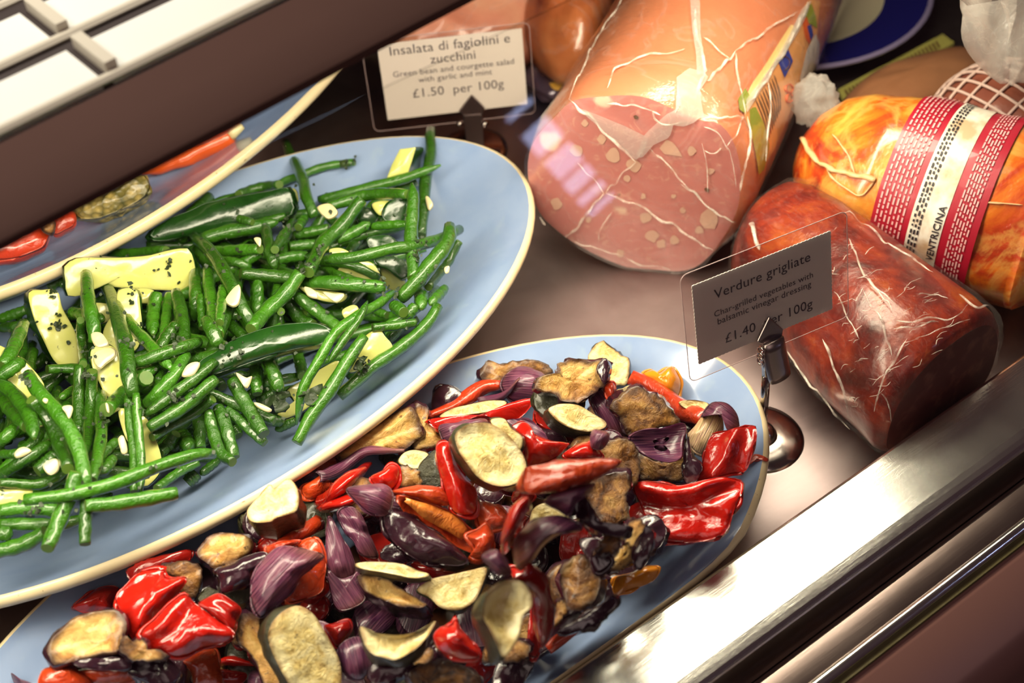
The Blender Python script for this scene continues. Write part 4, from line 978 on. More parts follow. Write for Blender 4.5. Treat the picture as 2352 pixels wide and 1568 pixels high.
pep(8, (1665,765,1740,730,1850,708,1970,680,1997,765,1960,900,1915,1005,1830,1012,1700,1062,1600,1102,1535,1092,1600,1000,1625,900), (8,8), 'brownish red pepper skin sheet at the right end by the cream rim', col='darkred', T=.003, dome=.003, creases=[((1850,710,1800,900,1700,1050), .003, .003), ((1940,700,1900,860,1850,1000), -.003, .003)])
oni(8, (1092,765,1180,722,1330,703,1455,672,1487,712,1465,800,1450,912,1370,952,1270,932,1180,882,1125,822), (-4,10), 'dark violet folded onion petal in front of the browned aubergine', col='onion_dark', dome=-.004, curl=.006)
aub(8, (690,1230,770,1200,850,1330,920,1440,1080,1400,1030,1480,850,1440,750,1380,700,1320), (0,10), 'purple black aubergine skin below the torn aubergine', top='askin', jag=.3)
aub(8, (780,1175,830,1080,960,1030,1062,1025,1092,1120,1062,1200,1082,1340,1030,1372,920,1432,860,1330,800,1260), (-40,14), 'torn yellow brown aubergine right of centre', T=.014)
oni(8, (475,1225,560,1160,700,1120,832,1098,780,1180,700,1232,650,1318,570,1275), (-6,8), 'pinkish purple onion petal under the orange red wedge')
pep(8, (325,1000,340,975,450,955,600,925,750,922,870,915,1005,940,950,995,850,1052,700,1100,550,1142,400,1172,320,1130), (0,12), 'orange red tomato wedge lying level in the centre', col='tomato', T=.010, dome=.004, creases=[((400,1010,600,985,850,960), -.003, .006)])
pep(8, (1125,1120,1180,1088,1300,1098,1450,1120,1620,1080,1750,1055,1880,1080,1893,1150,1830,1300,1790,1425,1700,1490,1500,1522,1300,1500,1230,1400,1170,1250), (4,10), 'biggest red pepper, a folded flat piece at the right end of the heap', T=.007, dome=.004, creases=[((1150,1220,1350,1260,1550,1240,1700,1170,1850,1110), -.005, .0035), ((1180,1140,1400,1160,1600,1130), .004, .005), ((1500,1290,1680,1330,1760,1400), -.003, .003), ((1300,1480,1500,1490,1700,1460,1790,1300), .003, .004)])
oni(9, (275,185,300,100,380,20,460,-30,600,-52,760,10,775,60,690,62,600,95,500,175,420,282,335,358,285,300), (-4,10), 'amber streaked purple onion wedge right of the curled courgette ring', col='onion_two', dome=.008, T=.008)
strip(9, (350,400,460,500,500,650,480,850,455,1000), (180,200,180,150,40), 'dark red pepper hanging down right of the curled courgette ring', col='darkred', dome=.005)
strip(7, (1985,585,2040,430,2120,260,2180,150), (50,120,140,120), 'pointed bright red pepper strip standing right of the open orange wedge', dome=.007)
pep(5, (1450,1060,1530,1028,1555,1100,1600,1200,1660,1290,1730,1370,1745,1450,1720,1560,1600,1560,1540,1490,1500,1350,1460,1200), (-6,6), 'long red pepper standing upright left of the largest courgette slice', T=.006, dome=.006, creases=[((1500,1080,1540,1250,1620,1450,1640,1540), .003, .003)])
strip(7, (1180,140,1330,220,1530,330,1700,460,1830,500), (60,170,190,190,190), 'open tomato wedge with orange inside and a curled red end', name='tomato_wedge', cat='tomato', col='tomato', group='roasted tomato wedges', dome=-.004, T=.004)
strip(7, (1250,165,1400,235,1560,330,1700,440), (40,120,140,90), 'orange inner flesh lying in the open tomato wedge', name='tomato_flesh', cat='tomato', col='tomflesh', group=None, dome=.002, T=.002, lift=.002)
pep(7, (1720,440,1800,390,1862,343,1912,400,1928,480,1910,550,1830,612,1740,590,1780,520), (0,14), 'curled red end of the open tomato wedge', col='tomato', T=.008, dome=.006)
oni(7, (1830,600,1950,545,2050,690,2045,725,1960,725), (0,6), 'small purple onion scrap below the curled tomato end', col='onion')
cou(5, (1596,985,1640,930,1720,895,1850,898,1960,960,2050,1060,2105,1170,2105,1260,2045,1322,1950,1347,1850,1332,1750,1272,1680,1182,1625,1100), (-48,34), 'largest courgette slice with a seedy centre, upper middle of the heap', T=.014, dome=-.0015, creases=[((1660,990,1850,960,2000,1120,2040,1250,1950,1290,1800,1220,1690,1080), -.0012, .003)])
oni(5, (775,1380,900,1350,1040,1348,1105,1400,1105,1500,1060,1575,950,1560,850,1475), (-4,10), 'plump purple onion petal with a pointed left tip, left of the tomato wedge', dome=.008)
cou(7, (28,235,120,130,195,35,235,75,330,-5,400,55,422,150,402,240,340,268,250,292,200,322,60,318), (65,130), 'thick charred courgette chunk with speckled face at the left', T=.021)
aub(6, (1515,570,1590,450,1700,408,1850,428,1942,470,1932,560,1830,612,1700,662,1650,682,1590,640), (30,90), 'golden aubergine chunk with glossy purple side at the left', top='aubpale', T=.020, jag=.6)
aub(6, (1665,700,1780,650,1900,590,2040,560,2060,640,1960,705,1930,800,1720,872,1690,780), (0,14), 'glossy plum aubergine skin right of the golden chunk', top='askin', jag=.2, dome=.005)
aub(7, (880,740,1000,740,1100,765,1250,850,1385,935,1370,972,1200,975,1050,912,930,855), (60,110), 'split golden aubergine with deep purple side, lower middle', T=.018, top='aubpale', jag=.8, creases=[((1060,840,1200,850,1350,930), -.004, .003)])
cou(7, (1340,850,1450,770,1600,735,1750,700,1862,685,1835,800,1790,905,1740,962,1650,1003,1520,985,1430,905), (8,16), 'brown shaded courgette slab left of the curled ring', T=.008, top='cflesh')
cou(7, (860,650,1000,635,1200,648,1315,690,1430,735,1300,760,1080,720,900,690), (10,40), 'long courgette slice seen edge on, right of the upright onion', T=.010)
cou(7, (1848,1015,1875,900,1960,820,2060,783,2150,808,2202,890,2212,980,2150,1042,2132,1140,2105,1230,2008,1358,1950,1260,1900,1150,1860,1080), (-85,60), 'curled courgette ring with a pointed lower end, bottom centre', T=.017, dome=-.003, creases=[((2030,850,1990,950,2020,1080), -.003, .004)])
cou(7, (200,1185,240,1090,330,1010,430,983,530,1040,600,1140,680,1280,735,1400,748,1568,700,1660,420,1660,350,1568,260,1400,210,1280), (-85,-8), 'large cream courgette slice at the bottom edge of the photo', T=.014, dome=.0005)
oni(7, (58,850,88,720,180,590,290,518,450,538,605,588,520,682,432,752,380,852,300,932,195,1015,125,1055,72,960), (-4,14), 'large violet onion petal at the left, narrowing to a tip below', dome=.010, T=.005)
oni(7, (652,705,740,765,830,745,882,705,892,835,928,912,860,972,760,1002,708,970,682,880), (0,12), 'lower half of the split upright onion with a ridged end', dome=.001, T=.006, col='onion')
oni(7, (652,308,692,330,740,420,800,540,848,662,830,732,750,762,680,722,640,642,634,480), (0,10), 'upright onion cone showing its ringed core', dome=.004, T=.006, creases=[((660,400,690,540,730,640), -.001, .002), ((720,660,745,665), .002, .0015)])
pep(6, (562,975,640,910,760,832,870,815,915,850,870,930,850,1000,740,1012,650,1028,580,1002), (0,14), 'bright red pepper end farthest left in the heap', T=.006)
aub(6, (370,1310,400,1240,450,1180,560,1080,700,1030,870,1012,935,1060,962,1150,935,1230,930,1330,780,1352,600,1382,430,1418,400,1370), (14,70), 'tan oval aubergine slice lying near the left end of the platter', top='aubpale', T=.014, jag=.5, dome=-.0005)
pep(6, (895,900,960,820,1080,720,1252,702,1262,760,1425,768,1400,840,1300,955,1180,1085,1100,1185,1030,1228,970,1130,930,1040), (6,12), 'bright red folded pepper at the left, pointed at its upper right', T=.006, creases=[((960,900,1100,800,1240,760), -.003, .003), ((1050,1180,1150,1000,1300,880,1400,790), .0025, .004)])
pep(6, (1528,965,1600,910,1690,880,1780,930,1855,1000,1822,1090,1792,1185,1700,1115,1600,1025), (0,10), 'crumpled dark red pepper joined to the large central left pepper', col='darkred', T=.006, creases=[((1600,960,1720,1000,1800,1080), -.002, .002)])
pep(6, (1100,1190,1200,1080,1320,960,1420,903,1500,960,1560,1010,1700,1110,1795,1192,1700,1262,1560,1292,1430,1352,1330,1357,1250,1312,1150,1312), (4,14), 'large glossy red pepper at the left, below the folded pepper', T=.007, creases=[((1180,1280,1350,1150,1480,960), -.0025, .003), ((1300,1340,1500,1220,1760,1200), .002, .004), ((1130,1200,1300,1080,1420,930), .003, .004)])

# pool of oil and juices in the well of the roasted platter
V = PR.ring(.066, -.0294, 80); n = len(V)
wob = 1+.05*np.sin(np.linspace(0, 2*np.pi, n, endpoint=False)*7)+.03*np.sin(np.linspace(0, 2*np.pi, n, endpoint=False)*13+1)
cxy = np.array([PR.c[0], PR.c[1]]); V[:, :2] = cxy+(V[:, :2]-cxy)*wob[:, None]
V2 = V.copy(); V2[:, 2] -= .0012; V2[:, :2] = cxy+(V2[:, :2]-cxy)*1.004
t = NT('oily_juice'); t.set(Base_Color=(.10, .03, .012), Roughness=.30); M['juice'] = t.m
tag(mesh('cooking_juice', np.vstack([V, V2]), [tuple(range(n))]+[(i, i+n, (i+1) % n+n, (i+1) % n) for i in range(n)], M['juice'], smooth=False), 'pool of dark oily juice lying in the roasted vegetable platter', 'sauce', kind='stuff')
# a piece that belongs to another piece becomes its part
def adopt(child, parent, name):
    child.name = name; child.parent = parent; child.location = child.location-parent.location
    for q in ('label', 'category', 'group'):
        if q in child: del child[q]
def find(txt):
    for o in bpy.data.objects:
        if o.get('label', '').startswith(txt): return o
adopt(find('purple outer layer of the pale'), find('pale amber onion wedge'), 'outer_layer')
adopt(find('orange inner flesh'), find('open tomato wedge'), 'inner_flesh')
adopt(find('curled red end'), find('open tomato wedge'), 'curled_end')
adopt(find('curled purple skin flap'), find('large golden aubergine slice'), 'skin_flap')

# ------------------------------------------------------------------ meats
def film(name, white=.10, rough=.12, scale=60, strength=.6, stretch=(1, 1, 1), cover=.0):
    t = NT(name); v = t.coord('Object', stretch)
    tr = t.n('ShaderNodeBsdfTransparent'); tr.inputs[0].default_value = (.97, .96, .94, 1)
    gl = t.n('ShaderNodeBsdfGlossy', Roughness=rough); gl.inputs[0].default_value = (1, 1, 1, 1)
    df = t.n('ShaderNodeBsdfTranslucent'); df2 = t.n('ShaderNodeBsdfDiffuse'); df.inputs[0].default_value = (.9, .88, .84, 1); df2.inputs[0].default_value = (.85, .82, .78, 1)
    h = t.noise(v, scale, 5, .6, 1.5); b = t.n('ShaderNodeBump'); b.inputs['Strength'].default_value = strength; b.inputs['Distance'].default_value = .004 if scale < 60 else .012
    t.l(h, b.inputs['Height']); t.l(b.outputs[0], gl.inputs['Normal'])
    fr = t.fres(1.5, b.outputs[0])
    m1 = t.n('ShaderNodeMixShader'); t.l(fr, m1.inputs[0]); t.l(tr.outputs[0], m1.inputs[1]); t.l(gl.outputs[0], m1.inputs[2])
    ridge = t.ramp(t.noise(v, scale*.5, 3, .5, 2.5), [(.47, cover), (.50, cover+white), (.53, cover)])
    m0 = t.n('ShaderNodeMixShader'); m0.inputs[0].default_value = .5; t.l(df.outputs[0], m0.inputs[1]); t.l(df2.outputs[0], m0.inputs[2])
    m2 = t.n('ShaderNodeMixShader'); t.l(ridge, m2.inputs[0]); t.l(m1.outputs[0], m2.inputs[1]); t.l(m0.outputs[0], m2.inputs[2]); t.l(m2.outputs[0], t.out.inputs[0])
    return t.m
M['film'] = film('cling_film', .10, .07, 26, .6, (1, 1, 1), .01)
M['film_tight'] = film('tight_cling_film', .05, .10, 120, 1.0, (2.2, .55, 1.2), .012)
M['film_white'] = film('gathered_cling_film', .08, .2, 90, .9, (1, 1, 1), .40)
M['crease'] = simple('film_crease', (.80, .66, .55), .2, 0, coat=.5, var=(.72, .50, .42), vscale=200)
t = NT('film_crease_clear'); tr = t.n('ShaderNodeBsdfTransparent'); gl = t.n('ShaderNodeBsdfPrincipled'); gl.inputs['Base Color'].default_value = (.95, .86, .76, 1); gl.inputs['Roughness'].default_value = .2
mx = t.n('ShaderNodeMixShader'); nz = t.ramp(t.noise(t.coord(), 110, 3), [(.35, .03), (.68, .50)]); t.l(nz, mx.inputs[0]); t.l(tr.outputs[0], mx.inputs[1]); t.l(gl.outputs[0], mx.inputs[2]); t.l(mx.outputs[0], t.out.inputs[0]); M['crease'] = t.m

def bvh_of(V, Fc): return BVHTree.FromPolygons([tuple(v) for v in V], [tuple(f) for f in Fc])
def cast(bvh, x, y):
    d = ray(x, y); loc, nrm, i, dist = bvh.ray_cast(Vector(CAM), Vector(d))
    if loc is None: return None, None
    nrm = np.array(nrm); nrm = nrm if nrm@d < 0 else -nrm
    return np.array(loc), nrm
def cord(bvh, pts, rad, off=.001, n=24, jit=0.0, tap=True):
    L_ = arclen_resample(catmull(pts, 40), n) if len(pts) > 2 else arclen_resample(pts, n)
    P = []; last = None
    for x, y in L_:
        p, nn = cast(bvh, x, y)
        if p is None: continue
        P.append(p+nn*off)
    P = np.array(P)
    if jit: P = P+np.stack([vnoise(P+1, 160), vnoise(P+4, 160), vnoise(P+7, 160)], 1)*jit
    r_ = rad*(1+.5*vnoise(P, 300))
    if tap: u = np.linspace(0, 1, len(P)); r_ = r_*np.clip(np.minimum(u, 1-u)*8+.15, 0, 1)
    return tube(P, r_, 6, flat=.6)
def decal(bvh, pts, off=.0008, n=40, rings=6, sharp=True):
    O = arclen_resample(pts, n, closed=True) if sharp else resolve(pts, n)
    c = O.mean(0); V = []; N_ = []
    for k in range(rings):
        t_ = 1-k/rings
        for p in O:
            q = c+(p-c)*t_; h, nn = cast(bvh, *q)
            if h is None:
                tt = t_
                while h is None and tt > .05: tt -= .03; h, nn = cast(bvh, *(c+(p-c)*tt))
            if h is None: h, nn = V[-1], np.array([0, 0, 0.])
            V.append(h+nn*off)
    h, nn = cast(bvh, *c); V.append(h+nn*off); V = np.array(V); Fc = []
    for k in range(rings-1):
        for i in range(n):
            i2 = (i+1) % n; Fc.append((k*n+i, k*n+i2, (k+1)*n+i2, (k+1)*n+i))
    for i in range(n): Fc.append(((rings-1)*n+i, (rings-1)*n+(i+1) % n, rings*n))
    return V, Fc
def text_mesh(s, size=1.0, bold=0.0):
    """flat outline geometry of a line of writing: vertices (x, y), faces"""
    cu = bpy.data.curves.new('tmp', 'FONT'); cu.body = s; cu.size = size; cu.offset = bold; cu.resolution_u = 3; cu.space_character = 1.03
    o = bpy.data.objects.new('tmp', cu); COL.objects.link(o)
    bpy.context.view_layer.update(); dg_ = bpy.context.evaluated_depsgraph_get(); me = bpy.data.meshes.new_from_object(o.evaluated_get(dg_))
    V = np.array([tuple(v.co) for v in me.vertices]); Fc = [tuple(p.vertices) for p in me.polygons]
    bpy.data.objects.remove(o); bpy.data.curves.remove(cu); bpy.data.meshes.remove(me)
    return V, Fc

# --- mortadella
Fp = [(1313,233),(1380,222),(1445,219),(1490,226),(1530,243),(1572,262),(1608,277),(1650,283),(1682,320),(1700,380),(1700,433),(1694,480),(1668,535),(1629,588),(1600,612),(1568,622),(1510,625),(1466,621),(1395,597),(1323,560),(1275,525),(1241,490),(1220,440),(1212,395),(1216,350),(1232,315),(1266,278)]
nf_ = np.array([-.732, -.681, 0.0]); nf_ /= np.linalg.norm(nf_); pf = np.array([.1035, -.0075, .0])
def onplane(x, y, p0, n_): d = ray(x, y); return CAM+d*(((p0-CAM)@n_)/(d@n_))
O = resolve(Fp, 72); face = np.array([onplane(x, y, pf, nf_) for x, y in O]); face[:, 2] = np.maximum(face[:, 2], .0015)
fc = face.mean(0); axm = np.array([.8572, .515, 0.0]); axm /= np.linalg.norm(axm); perp = np.array([-axm[1], axm[0], 0]); RM = .0675
pc = -.050
cen = axm*(fc@axm)+perp*pc; cen[2] = RM
th = np.array([math.atan2(p[2]-fc[2], (p-fc)@perp) for p in face])
circ = lambda s, sc=1.0: np.array([cen+axm*s+RM*sc*(math.cos(a)*perp+math.sin(a)*np.array([0, 0, 1.0])) for a in th])
rings = [face]
for s, m_ in ((.002, .10), (.006, .28), (.013, .55), (.024, .80), (.040, .95), (.06, 1.0), (.10, 1.0), (.15, 1.0), (.20, 1.0), (.25, 1.0)):
    r_ = face*(1-m_)+circ(s)*m_
    if m_ < 1: r_ = face+axm*s*(1-m_) if False else (face+axm*s)*(1-m_)+circ(s)*m_
    r_ = cen+axm*s+(r_-cen-axm*s)*(1+.03*math.sin(min(s/.03, 1)*math.pi)); r_[:, 2] = np.maximum(r_[:, 2], .0008); rings.append(r_)
n = 72; V = np.vstack(rings); Fc = []
for i in range(len(rings)-1):
    for k in range(n):
        k2 = (k+1) % n; Fc.append((i*n+k, i*n+k2, (i+1)*n+k2, (i+1)*n+k))
Fc.append(tuple((len(rings)-1)*n+k for k in range(n)))
t = NT('mortadella_rind'); v = t.coord()
c = t.mix(t.noise(v, 22, 4), (.50, .150, .075), (.60, .21, .10)); t.set(Base_Color=c, Roughness=.5, Coat_Weight=.05, Coat_Roughness=.25, Subsurface_Weight=.1, Subsurface_Radius=(.01, .004, .002), Subsurface_Scale=1.0)
t.bump(t.noise(t.coord('Object', (1, 1, 1)), 40, 5), .25, .003); M['mrind'] = t.m
t = NT('mortadella_cut_face'); v = t.coord()
vr = t.vor(v, 36); fat = t.ramp(t.math('ADD', vr, t.math('MULTIPLY', t.noise(v, 130, 3), .22)), [(.30, 1.0), (.37, .0)])
sel = t.ramp(t.vor(v, 36, 'F1', 'Color'), [(.42, .0), (.50, 1.0)])
c = t.mix(t.noise(v, 50, 5), (.50, .165, .155), (.58, .215, .19)); c = t.mix(t.ramp(t.noise(v, 90, 3, .5, 2), [(.58, 0.), (.66, .45)]), c, (.66, .36, .28)); c = t.mix(t.math('MULTIPLY', fat, sel), c, (.74, .50, .38))
c = t.mix(t.ramp(t.noise(v, 60, 1), [(.80, .0), (.83, .9)]), c, (.12, .10, .03))
t.set(Base_Color=c, Roughness=.30, Coat_Weight=.5, Coat_Roughness=.1, Subsurface_Weight=.15, Subsurface_Radius=(.008, .003, .002), Subsurface_Scale=1.0); t.bump(t.noise(v, 60, 3), .1, .001); M['mface'] = t.m
mort = thing('mortadella', 'huge pink mortadella sausage, cut face towards us, wrapped in clear film', 'sausage', (cen[0], cen[1], 0))
mesh('rind', V, Fc, M['mrind'], mort)
ring_in = [face, fc+(face-fc)*.965+nf_*.0006, fc+(face-fc)*.9+nf_*.0012, fc+(face-fc)*.7+nf_*.0016, fc+(face-fc)*.4+nf_*.0017]
Vf = np.vstack(ring_in+[(fc+nf_*.0017)[None]]); Ff = []
for i in range(4):
    for k in range(n): Ff.append((i*n+k, (i+1)*n+k, (i+1)*n+(k+1) % n, i*n+(k+1) % n))
for k in range(n): Ff.append((4*n+k, 5*n, 4*n+(k+1) % n))
mesh('cut_face', Vf, Ff, M['mface'], mort)
bv = bvh_of(np.vstack([V, Vf]), Fc[:-1]+[tuple(a+len(V) for a in q) for q in Ff])
k2_ = lambda *c: [(1180+c[i]/2.45, c[i+1]/2.45) for i in range(0, len(c), 2)]
# printed label on the right flank
M['lab_orange'] = simple('orange_printed_label', (.70, .30, .10), .35, 0, coat=.4, var=(.74, .36, .14), vscale=30)
M['lab_green'] = simple('olive_green_print', (.24, .27, .03), .35, 0, coat=.4)
M['lab_yellow'] = simple('pale_yellow_print', (.78, .55, .22), .35, 0, coat=.4)
M['lab_blue'] = simple('blue_print', (.035, .05, .30), .35, 0, coat=.4)
M['lab_white'] = simple('white_sticker_paper', (.70, .66, .62), .45, 0, coat=.2, var=(.58, .52, .50), vscale=120)
M['lab_ink'] = simple('dark_brown_ink', (.12, .05, .02), .5)
M['lab_red'] = simple('red_print', (.62, .10, .02), .4)
lab = mesh('printed_label', *decal(bv, k2_(1290,640,1330,560,1420,430,1490,330,1560,200,1620,60,1650,0,1720,0,1700,200,1650,420,1560,600,1480,800,1380,990,1340,800), .0006, 60, 8), M['lab_orange'], mort)
sub('yellow_edge', *decal(bv, k2_(1275,600,1330,480,1420,350,1500,220,1560,130,1575,170,1500,300,1400,440,1340,560,1300,640), .0009), M['lab_yellow'], lab)
sub('green_mark', *decal(bv, k2_(1255,560,1295,500,1320,540,1290,640,1262,620), .0011), M['lab_green'], lab)
sub('green_stripe', *decal(bv, k2_(1320,620,1350,600,1400,700,1430,820,1400,950,1370,980,1350,850,1320,720), .0011), M['lab_green'], lab)
sub('green_mark', *decal(bv, k2_(1640,50,1665,20,1690,90,1700,160,1650,130,1620,90), .0011), M['lab_green'], lab)
sub('blue_diamond', *decal(bv, k2_(1478,345,1535,280,1562,345,1515,440), .0012), M['lab_blue'], lab)
sub('red_patch', *decal(bv, k2_(1615,120,1640,95,1665,190,1655,250,1630,210), .0012), M['lab_red'], lab)
sub('blue_patch', *decal(bv, k2_(1640,150,1662,140,1675,200,1660,230), .0014), M['lab_blue'], lab)
sub('white_sticker', *decal(bv, k2_(1600,440,1640,280,1690,190,1712,250,1705,350,1640,460,1605,475), .0012), M['lab_white'], lab)
mb = MB(); r5 = random.Random(2)
for j in range(9):
    x0, y0, x1, y1 = 1352+j*13, 560-j*17, 1420+j*9, 800-j*22
    mb.add(cord(bv, k2_(x0, y0, (x0+x1)/2+12, (y0+y1)/2, x1, y1), .00055, .0011, 20))
mb.add(cord(bv, k2_(1490,340,1515,320,1540,345,1530,385,1505,400), .0005, .0015, 14))
mb.build('printed_lines', M['lab_ink'], lab)
mb = MB(); mb.add(cord(bv, k2_(1545,470,1520,490,1525,515,1550,520,1562,495,1545,470), .0008, .0012, 20)); mb.add(cord(bv, k2_(1545,525,1525,545,1530,575,1552,570,1562,545,1545,525), .0008, .0012, 20)); mb.build('red_figure', M['lab_red'], lab)
M['fat'] = simple('pale_fat', (.66, .42, .31), .4, 0, var=(.58, .32, .25), vscale=150)
cf_ = [o_ for o_ in bpy.data.objects if o_.parent == mort and o_.name == 'cut_face'][0]; r8 = random.Random(6)
for X, Y, q in ((350,845,36),(560,870,42),(675,925,40),(495,780,26),(240,1140,34),(740,1220,34),(780,1325,38),(830,1370,26),(905,1345,26),(1000,845,28),(1045,1290,24),(640,1000,20),(420,1230,18),(730,1100,16),(950,1180,18),(1110,960,20),(600,1420,22),(400,690,20),(900,1100,14)):
    m_ = 10; pts = []
    for i in range(m_):
        a = 2*math.pi*i/m_; d_ = q*r8.uniform(.75, 1.15); pts += [X+d_*math.cos(a), Y+d_*math.sin(a)]
    sub('fat_piece', *decal(bv, resolve(k2_(*pts), 20), .0006, 20, 3, True), M['fat'], cf_)
for pts in ((820,830,860,780,900,800,930,840,950,880,900,870,850,865), (1055,1200,1090,1170,1140,1180,1150,1240,1130,1285,1070,1280,1045,1240)): sub('fat_piece', *decal(bv, k2_(*pts), .0006, 24, 3), M['fat'], cf_)
for X, Y in ((688, 655), (1087, 1063)): sub('peppercorn', *decal(bv, k2_(X-14,Y-8,X+2,Y-14,X+16,Y-2,X+10,Y+12,X-8,Y+10), .0009, 12, 2), M['lab_ink'], cf_)
# clear film: a loose shell, gathered folds and creases
Vs = V.copy(); cc_ = cen+axm*((Vs-cen)@axm)[:, None]; dd = Vs-cc_; Vs = cc_+dd*1.022+np.stack([vnoise(Vs, 55)]*3, 1)*dd*.02; Vs[:, 2] = np.maximum(Vs[:, 2], .0004)
Vs[:n] -= axm*.0012
Vfs = Vf+nf_*.0022+np.outer(vnoise(Vf, 70)*.0012, nf_)
Vfs[:n] = Vs[:n]
mesh('film_wrap', np.vstack([Vs, Vfs]), Fc[:-1]+[tuple(a+len(Vs) for a in q) for q in Ff], M['film'], mort)
mb = MB()
for pts, r_ in ((k2_(1022,0,1018,180,1050,300,1065,420,1030,500,1015,560), .0016), (k2_(325,560,360,470,400,400,470,240,630,0), .0009), (k2_(530,510,560,430,600,390,750,320,960,290), .0011),
    (k2_(1240,300,1330,230,1500,130,1590,80), .0013), (k2_(1240,300,1150,400,1075,460), .0016), (k2_(1240,310,1245,420,1275,560,1290,640), .0011), (k2_(1290,600,1400,460,1560,190,1640,20), .0022),
    (k2_(1275,640,1255,720,1200,800), .0008), (k2_(330,560,420,640,560,770,690,890), .0016), (k2_(690,890,620,960,520,1070), .0014), (k2_(360,900,440,980,510,1070), .0008), (k2_(510,1070,440,1160,340,1290,290,1330), .0018), (k2_(520,1070,760,1180,950,1290,1125,1390), .0016),
    (k2_(770,810,900,950,1060,1110,1240,1250), .0014), (k2_(940,1010,1060,1110,1200,1230), .0010), (k2_(1300,650,1315,800,1285,960,1270,1060), .0013), (k2_(340,1340,500,1400,700,1470,900,1515), .0010), (k2_(150,1200,210,1270,280,1330), .0010), (k2_(1060,790,1085,900,1095,1060), .0007),
    (k2_(1415,440,1430,600,1410,760,1400,900), .0008), (k2_(780,590,800,660,860,690,1000,690), .0012), (k2_(1070,700,1180,780,1230,900,1250,1040), .0009), (k2_(480,1350,490,1270,560,1170), .0006), (k2_(1075,660,1180,670,1290,650), .0010),
    (k2_(530,560,700,590,830,620), .0012), (k2_(1075,830,1140,850,1170,820), .0009), (k2_(1060,220,1160,300,1210,330), .0009)):
    mb.add(cord(bv, pts, r_*.62, .0020, 30, .0012))
mb.build('film_creases', M['crease'], mort)
mb = MB()
for poly in (k2_(355,590,470,630,640,700,760,760,740,830,690,890,600,800,470,690), k2_(910,450,980,400,1060,420,1085,450,1040,520,1050,600,1070,660,960,700,900,690,880,760,790,800,720,880,690,860,740,740,860,630,940,600), k2_(990,0,1045,0,1045,200,1060,330,1080,420,1020,440,1020,330,1000,180), k2_(1290,570,1420,400,1500,260,1560,150,1600,60,1660,0,1620,110,1580,190,1520,290,1430,420,1340,570,1290,650)):
    mb.add(decal(bv, poly, .0024, 50, 6))
v_, f2 = mb.v, mb.f
o = mb.build('gathered_film', M['film_white'], mort)

# --- ventricina: fat cured sausage with red and white band
va = at(1860, 385, .052); vb = at(2352, 520, .056); dv = vb-va; dv[2] = 0; dv /= np.linalg.norm(dv); v0 = at(2090, 432, .052); 
pv = np.array([-dv[1], dv[0], 0]); zc = .0535
RV = [(-.0705, .002), (-.068, .016), (-.062, .028), (-.050, .040), (-.035, .047), (-.015, .0515), (.01, .0525), (.05, .0535), (.078, .052), (.088, .044), (.093, .03), (.095, .004)]
rv = lambda s: np.interp(s, [p[0] for p in RV], [p[1] for p in RV])
def VP_(s, a, off=0): 
    s = np.asarray(s, float); r_ = rv(s)+off
    return v0*[1, 1, 0]+np.array([0, 0, zc])+np.multiply.outer(s, dv)+r_[..., None]*(np.cos(a)[..., None]*pv+np.sin(a)[..., None]*np.array([0, 0, 1.0]))
ss = np.array(sorted(set([p[0] for p in RV]+list(np.linspace(-.066, .09, 40))))); na = 56
aa = np.linspace(0, 2*np.pi, na, endpoint=False)
V = VP_(np.repeat(ss, na), np.tile(aa, len(ss))); V = V+((V-(v0*[1, 1, 0]+[0, 0, zc]+((V-v0)@dv)[:, None]*dv))*(vnoise(V, 38)*.05)[:, None]); V[:, 2] = np.maximum(V[:, 2], .0008)
Fc = [(i*na+k, i*na+(k+1) % na, (i+1)*na+(k+1) % na, (i+1)*na+k) for i in range(len(ss)-1) for k in range(na)]+[tuple(range(na)), tuple((len(ss)-1)*na+k for k in range(na))]
t = NT('spiced_casing'); v = t.coord(); g = t.noise(v, 22, 6, .6, 1.0); c = t.ramp(g, [(.30, (.25, .018, .008)), (.44, (.48, .05, .010)), (.54, (.66, .15, .012)), (.66, (.72, .34, .05))])
c = t.mix(t.ramp(t.noise(v, 30, 5, .6, .8), [(.42, .0), (.50, .5), (.58, .0)]), c, (.74, .42, .10))
t.set(Base_Color=c, Roughness=.3, Coat_Weight=.6, Coat_Roughness=.1, Subsurface_Weight=.1, Subsurface_Radius=(.008, .002, .001), Subsurface_Scale=1.0); t.bump(t.noise(v, 60, 4), .5, .003); M['vent'] = t.m
ven = thing('ventricina_sausage', 'fat orange red cured sausage with a crimson and white paper band, right side', 'sausage', (v0[0], v0[1], 0))
mesh('casing', V, Fc, M['vent'], ven); bvv = bvh_of(V, Fc)
M['band_red'] = simple('crimson_paper', (.42, .008, .03), .4, 0, coat=.3, var=(.34, .006, .022), vscale=60, bump=.2, bscale=60)
t = NT('white_band_paper'); v = t.coord(); c = t.mix(t.ramp(t.noise(v, 38, 5), [(.46, 0.), (.62, .85)]), (.80, .76, .66), (.48, .30, .14)); t.set(Base_Color=c, Roughness=.5); M['band_white'] = t.m
M['ink'] = simple('black_ink', (.02, .015, .02), .5)
M['print_white'] = simple('pale_pink_print', (.72, .38, .38), .5)
def S_of(x, y): p, _ = cast(bvv, x, y); return float((p-v0)@dv)
s1, s2, s3, s4 = S_of(2038, 381), S_of(2128, 398), S_of(2211, 398), S_of(2295, 400)
